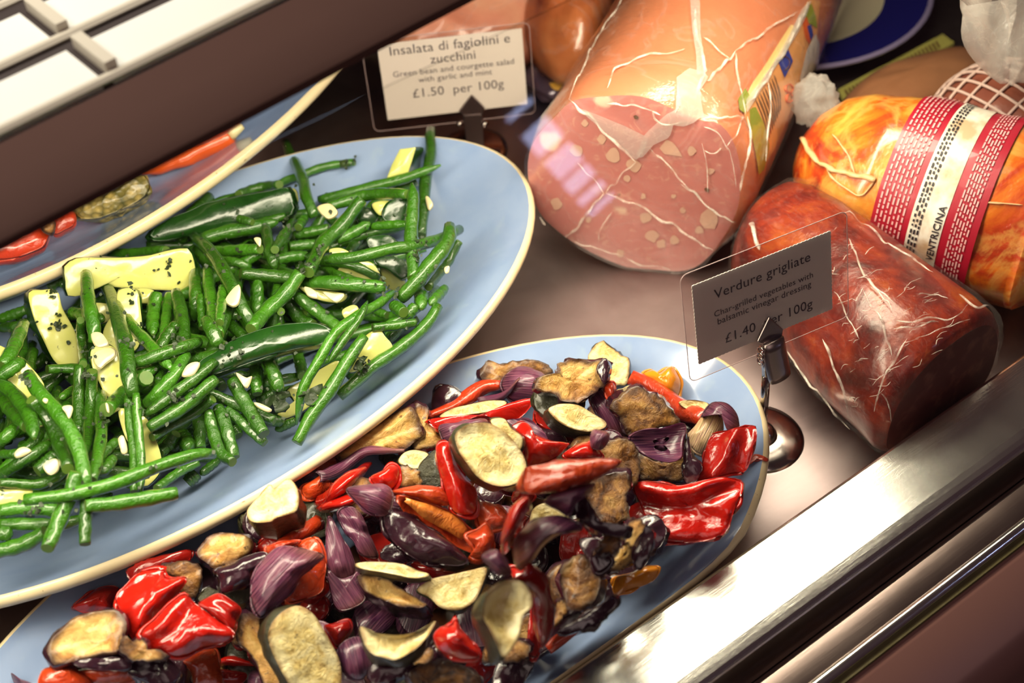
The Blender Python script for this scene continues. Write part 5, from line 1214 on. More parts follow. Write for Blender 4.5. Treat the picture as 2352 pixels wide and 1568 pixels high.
def band(sa, sb, off, a0=-.55, a1=3.6, m1=10, m2=60, wob=.0):
    S2 = np.linspace(sa, sb, m1); A2 = np.linspace(a0, a1, m2); V = VP_(np.repeat(S2, m2), np.tile(A2, m1), off)
    V = V+((V-v0)*0) ; W = V+((V-(v0*[1, 1, 0]+[0, 0, zc]+((V-v0)@dv)[:, None]*dv))*(np.maximum(vnoise(V, 38), -.2)*.05+.012)[:, None]); W[:, 2] = np.maximum(W[:, 2], .001)
    return W, [(i*m2+k, i*m2+k+1, (i+1)*m2+k+1, (i+1)*m2+k) for i in range(m1-1) for k in range(m2-1)]
bnd = mesh('paper_band', *band(s1, s4, .0006), M['band_red'], ven)
sub('white_stripe', *band(s2, s3, .0010), M['band_white'], bnd)
r6 = random.Random(8)
def dashes(sa, sb, rows, off, wid, a0=.1, a1=3.3, lmin=.02, lmax=.09):
    mb = MB()
    for j in range(rows):
        s = sa+(sb-sa)*(j+.5)/rows; a = a0+r6.random()*.1
        while a < a1:
            l_ = r6.uniform(lmin, lmax); mb.add(band(s-wid/2, s+wid/2, off, a, min(a+l_, a1), 2, 4)); a += l_+r6.uniform(.012, .035)
    return mb
dashes(s1+.0015, s2-.003, 7, .0012, .0010).build('printed_lines', M['print_white'], bnd, smooth=False)
dashes(s3+.004, s4-.004, 6, .0012, .0009, .1, 3.3).build('printed_lines', M['print_white'], bnd, smooth=False)
dashes(s2+.0012, s2+.007, 3, .0016, .0011, .3, 3.4, .02, .06).build('black_print', M['ink'], bnd, smooth=False)
def wrap(txt, s_base, size, a_start, sgn=1):
    V2, F2 = text_mesh(txt, size, .00012); a = a_start+sgn*V2[:, 0]/.053; s = s_base+V2[:, 1]*sgn
    W = VP_(s, a, .0016); W = W+((W-(v0*[1, 1, 0]+[0, 0, zc]+((W-v0)@dv)[:, None]*dv))*(np.maximum(vnoise(W, 38), -.2)*.05+.012)[:, None])
    return W, F2
pA, _ = cast(bvv, 2178, 606); relA = pA-(v0*[1, 1, 0]+[0, 0, zc]); aA = math.atan2(relA[2], relA@pv)
sub('lettering', *wrap('VENTRICINA', s3-.0012, .0056, aA % (2*math.pi), -1), M['ink'], bnd, smooth=False)
M['string'] = simple('greasy_string', (.70, .48, .26), .5, 0, var=(.60, .28, .10), vscale=200)
mb = MB(); k3 = lambda *c: [(1680+c[i]/3.015, c[i+1]/3.015) for i in range(0, len(c), 2)]
mb.add(cord(bvv, k3(480,850,500,950,560,1060,610,1130,700,1170,860,1210,1000,1250), .0018, .0012, 40, .0008, False))
mb.add(cord(bvv, k3(640,1130,700,1220,780,1290,900,1350,1000,1250), .0008, .0008, 30, .0006)); mb.add(cord(bvv, k3(1760,1400,1900,1410,2020,1420), .0008, .0008, 20)); mb.add(cord(bvv, k3(700,930,800,1050,860,1200), .0007, .0007, 20, .0006))
mb.build('string', M['string'], ven)
kp = at(1872, 232, .075)
def crumple(c, rx, ry, rz, seed, amp=.25, nz=30, sc=70):
    V, Fc = [], []; m = 22
    for i in range(m+1):
        f_ = math.pi*i/m
        for k in range(nz):
            a = 2*math.pi*k/nz; V.append((math.sin(f_)*math.cos(a), math.sin(f_)*math.sin(a), math.cos(f_)))
    V = np.array(V); q = vnoise(V*.02+seed, sc*3)*amp+vnoise(V*.02+seed+5, sc*8)*amp*.5; V = V*(1+q)[:, None]*[rx, ry, rz]+c
    for i in range(m):
        for k in range(nz): Fc.append((i*nz+k, i*nz+(k+1) % nz, (i+1)*nz+(k+1) % nz, (i+1)*nz+k))
    return V, Fc
mesh('film_knot', *crumple(kp, .014, .014, .016, 3, .18), M['film_white'], ven)

# --- wrapped half sausage in front, beside the price ticket
SEC = [(-.0440, .158, .003, .022, .012), (-.0450, .158, .014, .044, .004), (-.048, .157, .022, .058, .001), (-.054, .1555, .031, .067, 0), (-.066, .1525, .036, .0735, 0), (-.088, .1495, .040, .077, 0), (-.12, .1455, .043, .078, 0), (-.155, .1415, .0455, .078, 0), (-.185, .139, .047, .078, 0), (-.199, .138, .0465, .077, 0), (-.2035, .138, .044, .074, .0), (-.2050, .138, .041, .070, .001)]
na = 60; V = []
for y, cx_, hw, h_, zb in SEC:
    for k in range(na):
        a = 2*math.pi*k/na; c_, s_ = math.cos(a), math.sin(a)
        e = 2/2.5; X = cx_+hw*np.sign(c_)*abs(c_)**e; 
        Z = zb+(h_-zb)*.42+((h_-zb)*.58*abs(s_)**(2/2.1) if s_ > 0 else -(h_-zb)*.42*abs(s_)**(2/3.2))
        V.append((X, y, Z))
V = np.array(V); V[:, 2] += vnoise(V, 30)*.0025; V[:, 0] += vnoise(V+3, 30)*.0025; V[:, 2] = np.maximum(V[:, 2], .0008)
ns = len(SEC); Fc = [(i*na+k, (i+1)*na+k, (i+1)*na+(k+1) % na, i*na+(k+1) % na) for i in range(ns-1) for k in range(na)]
def densify(V, ns, na, per):
    R_ = V.reshape(ns, na, 3); out = []
    for i in range(ns-1):
        m_ = max(1, int(np.linalg.norm(R_[i+1].mean(0)-R_[i].mean(0))/per))
        for j in range(m_): out.append(R_[i]+(R_[i+1]-R_[i])*j/m_)
    out.append(R_[-1]); return np.array(out).reshape(-1, 3), len(out)
V, ns = densify(V, ns, na, .005); Fc = [(i*na+k, (i+1)*na+k, (i+1)*na+(k+1) % na, i*na+(k+1) % na) for i in range(ns-1) for k in range(na)]+[tuple(range(na))]
t = NT('spicy_sausage_skin'); v = t.coord(); g = t.noise(v, 34, 6, .62, .8); c = t.ramp(g, [(.30, (.05, .004, .003)), (.46, (.17, .010, .005)), (.58, (.30, .028, .007)), (.72, (.46, .10, .012))])
t.set(Base_Color=c, Roughness=.34, Coat_Weight=.5, Coat_Roughness=.12); t.bump(t.noise(v, 60, 5), .5, .003); M['chor'] = t.m
t = NT('sausage_cut_face'); v = t.coord(); c = t.mix(t.ramp(t.noise(v, 90, 5), [(.5, 0.), (.68, .6)]), (.10, .018, .014), (.26, .10, .07)); t.set(Base_Color=c, Roughness=.4); M['chorcut'] = t.m
cho = thing('wrapped_sausage', 'deep red sausage half wrapped tight in cling film, lying against the steel rail', 'sausage', (.143, -.12, 0))
mesh('sausage_body', V, Fc, M['chor'], cho)
last = V[-na:]; lc = last.mean(0); Ve = np.vstack([last, lc+(last-lc)*.6-[0, .0008, 0], (lc-[0, .001, 0])[None]])
Fe = [(k, na+k, na+(k+1) % na, (k+1) % na) for k in range(na)]+[(na+k, 2*na, na+(k+1) % na) for k in range(na)]
mesh('cut_end', Ve, Fe, M['chorcut'], cho)
Va = np.vstack([V, Ve]); ctr_ = np.array([.143, -.115, .036]); nzf = np.abs(vnoise(Va*[1, .35, 1], 120))*.0022+np.abs(vnoise(Va*[1, .5, 1]+7, 260))*.0010
cl = Va.copy(); cl[:, 1] = np.clip(cl[:, 1], -.19, -.04); cl[:, 0] = .1445; cl[:, 2] = .036; dd = Va-cl; dd /= np.linalg.norm(dd, axis=1)[:, None]
Vw = Va+dd*(.0012+nzf)[:, None]; Vw[:, 2] = np.maximum(Vw[:, 2], .0004); Vw[:, 1] = np.maximum(Vw[:, 1], -.2105)
mesh('cling_film', Vw, Fc+[tuple(a+len(V) for a in q) for q in Fe], M['film_tight'], cho)
bvc = bvh_of(Vw, Fc+[tuple(a+len(V) for a in q) for q in Fe]); mb = MB(); k4 = lambda *c: [(1680+c[i]/2.376, 400+c[i+1]/2.376) for i in range(0, len(c), 2)]
for pts, r_ in ((k4(700,560,800,640,880,740), .0005), (k4(640,340,700,480,760,600,900,700), .0006), (k4(100,270,130,330,155,420), .0014), (k4(900,800,1000,800,1100,770,1200,790,1290,720), .0006), (k4(880,850,1000,830,1130,800), .0005), (k4(720,640,800,760,850,900,880,1000), .0006), (k4(560,640,650,800,700,900), .0004),
    (k4(500,900,560,1040,620,1180,640,1330), .0007), (k4(300,960,420,1120,560,1290,700,1440), .0007), (k4(960,900,900,1000,820,1150,780,1300), .0005), (k4(1240,650,1330,720,1400,740), .0008), (k4(820,1200,860,1280,870,1340), .0005), (k4(1000,900,1130,860,1300,800), .0004), (k4(600,200,760,290,900,420,1100,540), .0006), (k4(1000,660,1080,640,1180,700), .0005)):
    mb.add(cord(bvc, pts, r_, .0004, 26, .0014))
r9 = random.Random(12); glint_zone = [(1850,520),(1950,560),(2060,640),(2200,730),(2180,790),(2090,850),(2010,930),(1960,940),(1900,860),(1930,740),(1880,620)]
cnt = 0
while cnt < 80:  # short pale cords added as painted glints on the film
    x, y = r9.uniform(1830, 2210), r9.uniform(510, 950)
    if not inside((x, y), glint_zone): continue
    cnt += 1; a = -math.radians(r9.gauss(30, 12)); l_ = r9.uniform(10, 42); k = r9.uniform(-5, 5)
    mb.add(cord(bvc, [(x, y), (x+l_*.5*math.cos(a)+k, y+l_*.5*math.sin(a)+k), (x+l_*math.cos(a), y+l_*math.sin(a))], r9.uniform(.00014, .00028), .0003, 8, .0006))
mb.build('film_creases', M['crease'], cho)  # traced creases and the painted glints share this mesh

# --- netted sausage and its gathered film, right edge
nc = at(2315, 318, .047); nr = np.array([.050, .050, .046])
t = NT('dark_cured_meat'); v = t.coord(); c = t.mix(t.noise(v, 50, 5), (.10, .02, .015), (.30, .09, .05)); t.set(Base_Color=c, Roughness=.4, Coat_Weight=.3); t.bump(t.noise(v, 70, 4), .4, .003); M['dark_meat'] = t.m
M['net'] = simple('cotton_netting', (.62, .46, .40), .7, 0, var=(.5, .35, .30), vscale=200)
net = thing('netted_salami', 'dark salami in white string netting at the right edge of the photo', 'sausage', (nc[0], nc[1], 0))
mesh('salami', *crumple(nc, *nr, 9, .04, 40), M['dark_meat'], net)
mb = MB()
for k in range(16):
    a = math.pi*k/16; P = np.array([nc+nr*1.03*[math.sin(f_)*math.cos(a), math.cos(f_), math.sin(f_)*math.sin(a)] for f_ in np.linspace(.0, 2*math.pi, 50)]); mb.add(tube(P, .0010, 6, cap=False))
for f_ in np.linspace(.25, math.pi-.25, 11):
    P = np.array([nc+nr*1.035*[math.sin(f_)*math.cos(a), math.cos(f_), math.sin(f_)*math.sin(a)] for a in np.linspace(0, 2*math.pi, 50)]); mb.add(tube(P, .0010, 6, cap=False))
mb.build('netting', M['net'], net)
fk = at(2320, 185, .11); mb = []; V, Fc = [], []
nA, nS = 40, 12
for i in range(nS):
    u = i/(nS-1); r_ = .006+.034*u**.8
    for k in range(nA):
        a = 2*math.pi*k/nA; q = r_*(1+.35*math.sin(a*7+u*3)+.2*math.sin(a*12+2))
        V.append(fk+np.array([0, 0, 1])*(.060*u+.012*math.sin(a*3)*u)+q*math.cos(a)*IX*[1, 1, 0]+q*.6*math.sin(a)*np.array([IX[1]*-1, IX[0], 0])+np.array([.02, .008, 0])*u)
Fc = [(i*nA+k, i*nA+(k+1) % nA, (i+1)*nA+(k+1) % nA, (i+1)*nA+k) for i in range(nS-1) for k in range(nA)]
mesh('gathered_film_top', V, Fc, M['film_white'], net)

# --- navy rimmed plate
bp = thing('blue_rimmed_plate', 'round cream plate with a wide navy blue rim at the top right', 'plate', (.3644, .1416, 0))
M['navy'] = simple('navy_glaze', (.010, .010, .12), .15, 0, coat=.6); M['cream'] = simple('cream_glaze', (.62, .54, .38), .2, 0, coat=.5); M['grey_edge'] = simple('grey_glaze_edge', (.24, .20, .34), .25, 0, coat=.4)
cB = (.3644, .1416, 0)
mesh('well', *lathe(cB, [(.0005, .011), (.045, .011), (.058, .014), (.0695, .0195)], 64), M['cream'], bp)
mesh('navy_rim', *lathe(cB, [(.0695, .0195), (.085, .0225), (.1005, .0250)], 64), M['navy'], bp)
mesh('edge', *lathe(cB, [(.1005, .0250), (.1035, .0256), (.1045, .0246), (.1035, .0225), (.07, .013), (.055, .004), (.052, .0005), (.0485, .0005), (.047, .004), (.0005, .005)], 64), M['grey_edge'], bp)

# --- yellow printed strip and brown wrapped ham lying behind the cured sausages
q = [at(x, y, .006) for x, y in ((1925, 205), (2165, 78), (2192, 97), (1945, 247))]
M['yellow_strip'] = simple('yellow_green_card', (.44, .40, .10), .5, 0, var=(.36, .33, .08), vscale=60)
ys = mesh('printed_strip', np.array(q+[p-[0, 0, .003] for p in q]), [(0, 1, 2, 3), (7, 6, 5, 4), (0, 4, 5, 1), (1, 5, 6, 2), (2, 6, 7, 3), (3, 7, 4, 0)], M['yellow_strip'], smooth=False)
tag(ys, 'yellow green printed strip lying on the deck below the navy rimmed plate', 'label')
mb = MB(); r7 = random.Random(4); e1 = q[1]-q[0]; e2 = q[3]-q[0]
for i in range(26):
    a = .04+.9*i/26; b = .2; hh_ = r7.uniform(.35, .6); c_ = [q[0]+e1*a+e2*b, q[0]+e1*(a+.018)+e2*b, q[0]+e1*(a+.018)+e2*(b+hh_), q[0]+e1*a+e2*(b+hh_)]
    mb.add((np.array(c_)+[0, 0, .0004], [(0, 1, 2, 3)]))
sub('printed_marks', np.vstack(mb.v), mb.f, M['lab_ink'], ys, smooth=False)
t = NT('brown_ham'); v = t.coord(); c = t.mix(t.noise(v, 24, 4), (.30, .11, .045), (.42, .20, .10)); t.set(Base_Color=c, Roughness=.35, Coat_Weight=.4); t.bump(t.noise(v, 50, 4), .3, .003); M['ham_brown'] = t.m
hb = at(2095, 212, .014)
V, Fc = crumple((0, 0, 0), .060, .024, .016, 5, .10, 40, 30); ang_ = math.atan2(e1[1], e1[0])-.12; Rz = np.array([[math.cos(ang_), -math.sin(ang_), 0], [math.sin(ang_), math.cos(ang_), 0], [0, 0, 1]])
V = V@Rz.T+[hb[0], hb[1], .018]; V[:, 2] = np.maximum(V[:, 2], .0006)
tag(mesh('brown_ham', V, Fc, M['ham_brown']), 'small brown ham lying between the yellow strip and the netted salami', 'ham')

# --- wrapped meats in the blurred background, behind the white price ticket
t = NT('pink_cured_ham'); v = t.coord(); c = t.ramp(t.noise(v, 16, 4, .5, .6), [(.3, (.30, .06, .03)), (.46, (.62, .24, .16)), (.6, (.70, .34, .22)), (.72, (.72, .26, .04))]); t.set(Base_Color=c, Roughness=.35, Coat_Weight=.5); t.bump(t.noise(v, 40, 4), .4, .004); M['ham_pink'] = t.m
t = NT('amber_cured_ham'); v = t.coord(); c = t.ramp(t.noise(v, 20, 4, .5, .6), [(.3, (.18, .03, .015)), (.5, (.48, .13, .04)), (.7, (.62, .24, .09))]); t.set(Base_Color=c, Roughness=.3, Coat_Weight=.6); t.bump(t.noise(v, 40, 4), .5, .004); M['ham_amber'] = t.m
def blob(cpx, z, rx, ry, rz, rot, seed, mat, name, label, filmed=True):
    c_ = at(*cpx, z); V, Fc = crumple((0, 0, 0), rx, ry, rz, seed, .10, 48, 30); R_ = np.array([[math.cos(rot), -math.sin(rot), 0], [math.sin(rot), math.cos(rot), 0], [0, 0, 1]])
    W = V@R_.T+[c_[0], c_[1], z]; W[:, 2] = np.maximum(W[:, 2], .0006)
    r_ = thing(name, label, 'ham', (c_[0], c_[1], 0)); mesh('meat', W, Fc, mat, r_)
    if filmed:
        W2 = (V*(1.03+.03*vnoise(V+2, 60))[:, None])@R_.T+[c_[0], c_[1], z]; W2[:, 2] = np.maximum(W2[:, 2], .0003); mesh('film_wrap', W2, Fc, M['film'], r_)
    return r_
blob((1085, 60), .040, .075, .050, .042, .1, 11, M['ham_pink'], 'wrapped_ham', 'pink wrapped ham, out of focus, right behind the white price ticket')
blob((1318, 42), .042, .066, .036, .043, .9, 12, M['ham_amber'], 'wrapped_ham', 'amber brown wrapped ham, out of focus, between the pink one and the mortadella')
pk = at(1290, 175, .012); pkt = thing('foil_packet', 'dark foil packet with blue and yellow print beside the mortadella', 'packet', (pk[0], pk[1], 0))
M['foil'] = simple('dark_blue_foil', (.035, .02, .07), .2, .3, coat=.6, var=(.16, .11, .14), vscale=60, bump=.9, bscale=90)
V, Fc = crumple((0, 0, 0), .030, .022, .014, 15, .15, 40, 40); V = V@Rz.T+[pk[0], pk[1], .014]; V[:, 2] = np.maximum(V[:, 2], .0006); mesh('packet_body', V, Fc, M['foil'], pkt)
M['cyan'] = simple('light_blue_print', (.18, .42, .60), .35); M['yel'] = simple('yellow_print', (.75, .42, .06), .35)
bvp = bvh_of(V, Fc)
mb = MB(); 
def try_decal(name, poly, mat):
    try: mesh(name, *decal(bvp, poly, .001, 24, 4), mat, pkt)
    except Exception as e: print('decal', name, e)
try_decal('blue_print', [(1275,135),(1310,128),(1345,132),(1350,145),(1310,142),(1280,146)], M['cyan'])
try_decal('yellow_print', [(1262,192),(1285,190),(1300,200),(1295,212),(1270,205)], M['yel'])

# ------------------------------------------------------------------ what can be seen of the third platter
FT = Field(PT, -.35, .14, .10, .42); FT.lid = None
def root(pts, wpx, label, name, cat, mat, tip=None):
    line = arclen_resample(pts, 16); s = np.array([march(FT, x, y, .005) for x, y in line]); s = np.polyval(np.polyfit(range(16), s, 1), range(16))
    P = np.array([CAM+ray(*line[i])*s[i] for i in range(16)]); r_ = np.interp(np.linspace(0, 1, 16), np.linspace(0, 1, len(wpx)), wpx)/2*s/F_PX; P[:, 2] = np.maximum(P[:, 2], FT.get(P)+r_*.9)
    V, Fc = tube(P, r_, 14); V += np.stack([vnoise(V, 120)]*3, 1)*.0008; o = mesh(name, V, Fc, mat); tag(o, label, cat)
    FT.put(V); return o, P, r_
M['carrot'] = simple('roasted_carrot', (.66, .10, .008), .3, 0, coat=.5, var=(.52, .055, .006), vscale=60, bump=.3, bscale=100)
o, P, r_ = root([(325, 398), (400, 372), (470, 340), (530, 312)], [8, 34, 48, 52, 44], 'orange roasted carrot with a pale top, on the platter under the shelf', 'carrot', 'carrot', M['carrot'])
V, Fc = tube(np.array([P[-1], P[-1]+(P[-1]-P[-2])*.8, P[-1]+(P[-1]-P[-2])*2.2]), [r_[-1]*.8, r_[-1]*.6, r_[-1]*.35], 8); sub('pale_top', V, Fc, M['garlic'], o)
def chunkT(outl, side, T, name, label, cat, top, skin, **k): return chunk(0, outl, side, T, name, label, cat, top, skin, field=FT, **k)
t = NT('crumbed_topping'); v = t.coord(); c = t.mix(t.vor(v, 260), (.50, .36, .10), (.05, .05, .012)); c = t.mix(t.ramp(t.noise(v, 70, 3), [(.45, 0.), (.6, .8)]), c, (.10, .09, .02)); t.set(Base_Color=c, Roughness=.4, Coat_Weight=.3); t.bump(t.vor(v, 260), .8, .002); M['crumb'] = t.m
chunkT((165,475,200,450,260,428,320,402,340,420,335,445,290,475,230,497,185,500), (6, 14), .012, 'stuffed_courgette', 'stubby courgette covered in golden crumbs, beside the carrots', 'courgette', 'crumb', 'crumb', dome=.006, rough=.002)
chunkT((120,505,145,488,165,483,172,510,150,525,125,535), (3, 12), .008, 'carrot_chunk', 'small orange carrot chunk left of the crumbed courgette', 'carrot', 'orange', 'orange', dome=.003)
chunkT((-60,570,0,545,50,520,100,510,110,540,90,570,30,590,-60,600), (3, 16), .012, 'carrot_chunk', 'large roasted carrot chunk at the left photo edge under the shelf', 'carrot', 'orange', 'orange', dome=.005, jag=1.5)
chunkT((98,505,115,500,128,512,120,535,100,530), (2, 8), .006, 'dried_onion_flake', 'brown shrivelled onion flake between the two carrot chunks', 'onion', 'aub', 'aub', dome=.002)
for q_, (outl, lb) in enumerate((((380,330,430,300,520,250,560,240,540,280,470,315), 'carrot hidden above the pale topped carrot'), ((60,440,120,400,200,370,210,400,140,450,80,480), 'carrot mostly hidden by the shelf edge at the left'), ((240,350,300,310,380,290,380,320,300,370), 'carrot mostly hidden by the shelf edge further right'))):
    chunkT(outl, (3, 14), .012, 'carrot_chunk', lb, 'carrot', 'orange', 'orange', dome=.005)

# ------------------------------------------------------------------ price tickets
M['card'] = simple('white_ticket_card', (.84, .82, .77), .6, 0)
M['text'] = simple('printed_grey_lettering', (.10, .09, .11), .6)
t = NT('clear_ticket_sleeve'); fr = t.fres(); tr = t.n('ShaderNodeBsdfTransparent'); tr.inputs[0].default_value = (.93, .90, .89, 1); gl = t.n('ShaderNodeBsdfGlossy', Roughness=.08); mx = t.n('ShaderNodeMixShader')
t.l(fr, mx.inputs[0]); t.l(tr.outputs[0], mx.inputs[1]); t.l(gl.outputs[0], mx.inputs[2]); t.l(mx.outputs[0], t.out.inputs[0]); M['sleeve'] = t.m
def ticket(label, c, yaw, lean, w_, h_, mar, lines, clip, stem, notch=True, base=None, card_poly=None):
    c = np.array(c, float); r_ = np.array([math.cos(yaw), math.sin(yaw), 0]); back = np.array([-r_[1], r_[0], 0]); up = math.cos(lean)*np.array([0, 0, 1.0])+math.sin(lean)*back; fr_ = np.cross(r_, up)
    L = lambda u, v, d=0: c+r_*u+up*v+fr_*d
    bx = base if base is not None else (c[0], c[1])
    tk = thing('price_ticket', label, 'price ticket', (bx[0], bx[1], 0))
    # paper card with a deckled edge
    def outline(hw0, hw1, v0_, v1_, rad, dz=0, n=6):
        pts = []
        for (x, y, a0) in ((hw1-rad, v1_-rad, 0), (hw0+rad, v1_-rad, 90), (hw0+rad, v0_+rad, 180), (hw1-rad, v0_+rad, 270)):
            for i in range(n+1):
                a = math.radians(a0+90*i/n); pts.append((x+rad*math.cos(a), y+rad*math.sin(a)))
        return pts
    def plate(pts, d0, d1):
        n = len(pts); V = [L(u, v, d0) for u, v in pts]+[L(u, v, d1) for u, v in pts]
        return np.array(V), [tuple(range(n)), tuple(range(n, 2*n))[::-1]]+[(i, n+i, n+(i+1) % n, (i+1) % n) for i in range(n)]
    pts = []
    corners = [(-w_/2, h_/2), (-w_/2, -h_/2), (w_/2, -h_/2), (w_/2, h_/2)]
    for i in range(4):
        a, b = np.array(corners[i]), np.array(corners[(i+1) % 4]); n = int(np.linalg.norm(b-a)/.0011); nrm_ = np.array([(b-a)[1], -(b-a)[0]])/np.linalg.norm(b-a)
        for k in range(n): pts.append(tuple(a+(b-a)*k/n+nrm_*(.00035 if (k % 2 and notch) else 0)))
    mesh('paper_card', *plate(pts, .0003, 0), M['card'], tk, smooth=False)
    ml, mr, mt, mb_ = mar; so = outline(-w_/2-ml, w_/2+mr, -h_/2-mb_, h_/2+mt, .004)
    sl = mesh('clear_sleeve', *plate(so, .0010, .0006), M['sleeve'], tk, smooth=False)
    P = np.array([L(u, v, .0008) for u, v in so+so[:1]]); sub('sleeve_edge', *tube(P, .00022, 6, cap=False), M['sleeve_edge'], sl)
    for txt, u0, u1, vb_ in lines:
        V2, F2 = text_mesh(txt, 1.0); s_ = (u1-u0)*w_/(V2[:, 0].max()-V2[:, 0].min()); V2[:, :2] -= [V2[:, 0].min(), 0]
        mesh('lettering', [L(-w_/2+u0*w_+q[0]*s_, h_/2-vb_*h_+q[1]*s_, .0005) for q in V2], F2, M['text'], tk, smooth=False)
    n_ = fr_; 
    def poly(pxs, d0, d1, name, mat):
        q0 = [onplane(x, y, L(0, 0, d0), n_) for x, y in pxs]; n = len(q0); V = np.array(q0+[p-n_*(d0-d1) for p in q0])
        o = mesh(name, V, [tuple(range(n)), tuple(range(n, 2*n))[::-1]]+[(i, n+i, n+(i+1) % n, (i+1) % n) for i in range(n)], mat, tk, smooth=False)
        md = o.modifiers.new('bevel', 'BEVEL'); md.width = .0006; md.segments = 2; md.limit_method = 'ANGLE'
        return o
    return tk, L, poly, fr_
M['sleeve_edge'] = simple('plastic_sleeve_edge', (.42, .30, .30), .3, 0, coat=.5)
tk1, L1, poly1, f1 = ticket('bright white price ticket for the green bean salad, behind the bean platter', (.0786, .162, .0695), -.534, .10, .0928, .0552, (.010, .005, .004, .0075),
    [('Insalata di fagiolini e', .08, .915, .155), ('zucchini', .35, .665, .315), ('Green bean and courgette salad', .08, .93, .44), ('with garlic and mint', .25, .77, .545), ('£1.50  per 100g', .2, .845, .74)], None, None, base=tuple(at(1100, 352)[:2]))
poly1([(1083,218),(1113,248),(1108,262),(1064,266),(1054,256)], .0030, .0014, 'clip_plate', M['clipmetal'])
poly1([(1064,264),(1107,262),(1110,300),(1112,345),(1072,345),(1067,300)], .0022, .0008, 'stem', M['clipmetal'])
for x in (1056, 1114):
    p = onplane(x, 284, L1(0, 0, .002), f1); mesh('spring_end', *tube(np.array([p-[.002, 0, 0], p+[.002, 0, 0]]), .0016, 8), M['chrome'], tk1)
bs = at(1095, 352, 0); sb = np.array([bs[0], bs[1]+.004, 0])
top1 = onplane(1090, 338, L1(0, 0, .0014), f1); mesh('rod', *tube(np.array([top1, [sb[0], sb[1], .004]]), .0024, 10), M['chrome'], tk1)
mesh('base', *lathe(sb, [(.0002, .009), (.005, .008), (.008, .005), (.02, .0035), (.0235, .002), (.024, .0002)], 40), M['chrome'], tk1)

tk2, L2, poly2, f2_ = ticket('mauve shaded price ticket for char grilled vegetables on a rod by the red sausage', (.055, -.1473, .1103), -.184, .2, .0794, .0467, (.0062, .0095, .0085, .0085),
    [('Verdure grigliate', .145, .845, .265), ('Char-grilled vegetables with', .135, .86, .485), ('balsamic vinegar dressing', .155, .845, .595), ('£1.40  per 100g', .2, .85, .87)], None, None, base=tuple(at(1745, 1010)[:2]))
poly2([(1768,728),(1800,757),(1797,772),(1755,792),(1740,786)], .0030, .0014, 'clip_plate', M['clipmetal'])
q0 = [onplane(x, y, L2(0, 0, .004), f2_) for x, y in ((1777, 782), (1779, 800), (1783, 828), (1789, 856), (1792, 868))]
V, Fc = tube(np.array(q0), [.0060, .0066, .0068, .0068, .0064], 14, flat=.45, upv=f2_); mesh('clip_body', V, Fc, M['clipmetal'], tk2)
mb = MB()
for x, y in ((1748, 806), (1746, 818), (1747, 830)):
    p = onplane(x, y, L2(0, 0, .003), f2_); an = np.linspace(0, 2*math.pi, 12); mb.add(tube(np.array([p+.0026*(math.cos(a)*np.array([0, 0, 1])+math.sin(a)*f2_) for a in an]), .0006, 6, cap=False))
mb.build('spring', M['chrome'], tk2)
rt = onplane(1760, 860, L2(0, 0, -.001), f2_); b2 = at(1744, 1008, .0); b2 = np.array([b2[0], b2[1], 0]); rb_ = at(1752, 985, .010)
mesh('rod', *tube(np.array([rt, rt*.5+np.array([rb_[0], rb_[1], .010])*.5, [rb_[0], rb_[1], .008]]), .0023, 12), M['chrome'], tk2)
rt2 = onplane(1752, 805, L2(0, 0, -.001), f2_); mesh('rod_end', *tube(np.array([rt2, rt]), [.0014, .0023], 10), M['chrome'], tk2)
mesh('base', *lathe(b2, [(.0002, .0050), (.012, .0046), (.019, .0034), (.0235, .0018), (.0245, .0002)], 48), M['chrome'], tk2)
mesh('base_knob', *lathe((rb_[0], rb_[1], 0), [(.0002, .0125), (.003, .0122), (.006, .0100), (.0078, .0065), (.0085, .004)], 30), M['chrome'], tk2)

# mint leaves at the front of the beans
def leaf(cid, cxy, size, rot, label, k=3):
    pts = px(cid, *cxy)[0]; r_ = thing('mint_leaf', label, 'herb', CAM+ray(*pts)*march(FG, *pts, .001), 'mint leaves in the salad'); o_ = np.array(r_['_o'])
    for j in range(k):
        a0 = rot+j*2.1; V = []; Fc = []; m = 8
        for i in range(m):
            u = i/(m-1); wv_ = size*.45*math.sin(math.pi*min(u*1.02, 1))**.8
            for s_ in (-1, -.5, 0, .5, 1):
                p = np.array([math.cos(a0)*u*size-math.sin(a0)*s_*wv_, math.sin(a0)*u*size+math.cos(a0)*s_*wv_, .0015+abs(s_)*.0012+.0015*math.sin(u*5+j)]); V.append(o_+p)
        for i in range(m-1):
            for s_ in range(4): Fc.append((i*5+s_, i*5+s_+1, i*5+s_+6, i*5+s_+5))
        V = np.array(V); V = np.vstack([V, V-[0, 0, .0004]]); nn_ = len(V)//2; Fc = Fc+[tuple(a+nn_ for a in q[::-1]) for q in Fc]
        mesh('leaf', V, Fc, M['mint'], r_)
leaf(5, (265, 745), .009, .4, 'curled dark mint leaf at the front of the bean heap')
leaf(5, (505, 690), .008, 2.2, 'dark mint leaf between the two long front beans')
leaf(5, (900, 455), .006, 1.0, 'small green mint leaf on the pale courgette chunk by the rim', 2)

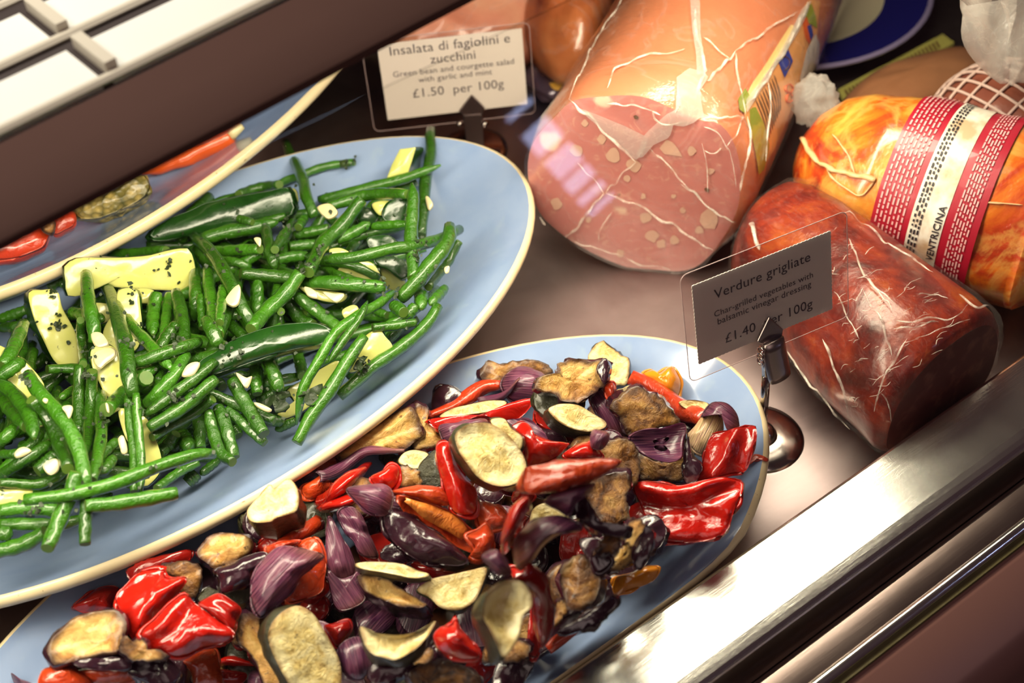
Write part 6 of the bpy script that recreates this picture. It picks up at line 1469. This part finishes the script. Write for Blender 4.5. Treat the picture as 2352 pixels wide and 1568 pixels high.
# buried pieces that still show: each gets a label of its own
bpy.context.view_layer.update()
dg_ = bpy.context.evaluated_depsgraph_get()
def to_px(P):
    v = np.asarray(P)-CAM; z = v@FW; return 1176+F_PX*(v@IX)/z, 784+F_PX*(v@IY)/z
CLEAR = {'front_glass', 'clear_sleeve', 'film_wrap', 'cling_film'}
def seen(objs, top):
    hit = 0; xs = []; 
    for ob in objs:
        vs = ob.data.vertices; st = max(1, len(vs)//60); mw = ob.matrix_world
        for i in range(0, len(vs), st):
            p = np.array(mw@vs[i].co); x, y = to_px(p)
            if not (0 <= x < 2352 and 0 <= y < 1568): continue
            d = p-CAM; L_ = np.linalg.norm(d); d /= L_; org = Vector(CAM)
            for _ in range(6):
                r_ = S.ray_cast(dg_, org, Vector(d))
                if not r_[0]: break
                if r_[4].name.split('.')[0] in CLEAR: org = r_[1]+Vector(d)*1e-4; continue
                if (r_[1]-Vector(CAM)).length > L_-.0015 and (r_[4].original == ob or r_[4].original.parent == top): hit += 1; xs.append((x, y))
                break
    return hit, (np.mean(xs, 0) if xs else None)
LM2 = [((130,1460),'the tan oval slice at the far left'), ((340,1370),'the bright red folded pepper'), ((450,1440),'the large glossy red pepper'), ((530,1250),'the golden chunk at the left'), ((640,1170),'the thick charred courgette'), ((640,1330),'the large violet onion petal'),
       ((690,1480),'the large cream courgette slice'), ((785,1270),'the upright onion cone'), ((850,1140),'the plump onion petal'), ((960,1240),'the glossy plum aubergine'), ((1030,1200),'the open tomato wedge'), ((1120,1040),'the largest courgette slice'),
       ((1310,970),'the cream faced courgette slice'), ((1310,1090),'the level tomato wedge'), ((1160,1420),'the curled courgette ring'), ((1260,1250),'the amber streaked onion'), ((1400,1180),'the torn aubergine'), ((1590,1170),'the biggest red pepper'),
       ((1510,1010),'the dark violet folded onion'), ((1480,930),'the large browned aubergine'), ((1320,860),'the golden jagged aubergine slice'), ((870,1000),'the long golden aubergine slice'), ((1040,1460),'the red chunk at the bottom'), ((1350,1330),'the large brown aubergine slab'), ((900,1400),'the split golden aubergine'), ((760,1080),'the long red pepper strip'), ((1640,1050),'the brownish red pepper sheet')]
short = {'buried green beans': 'green bean', 'buried aubergine pieces': 'brown aubergine piece', 'buried aubergine skins': 'black aubergine skin', 'buried courgette pieces': 'dark courgette rind piece', 'buried onion pieces': 'dark onion petal', 'buried pepper pieces': 'dark red pepper piece'}
for o in list(bpy.data.objects):
    g_ = o.get('group', '')
    if g_ not in short or not o.get('label'): continue
    objs = [o] if o.type == 'MESH' else [c_ for c_ in bpy.data.objects if c_.parent == o]
    h_, m_ = seen(objs, o)
    if h_ < 1: continue
    lms = LMS if g_ == 'buried green beans' else LM2; m_x, m_y = m_
    for _, (lx, ly), nm in sorted((math.hypot(lx-m_x, ly-m_y), (lx, ly), nm) for (lx, ly), nm in lms):
        dx, dy = lx-m_x, ly-m_y; done = False
        for sd in ((('left of', 'above', 'below', 'right of') if dx > 0 else ('right of', 'above', 'below', 'left of')) if abs(dx) > abs(dy) else (('above', 'left of') if dy > 0 else ('below', 'left of')))[:1]:
            lb = '%s half buried, %s %s' % (short[g_], sd, nm)
            if lb not in used: used[lb] = 1; o['label'] = lb; done = True
        if done: break
for o in bpy.data.objects:
    if '_o' in o: del o['_o']
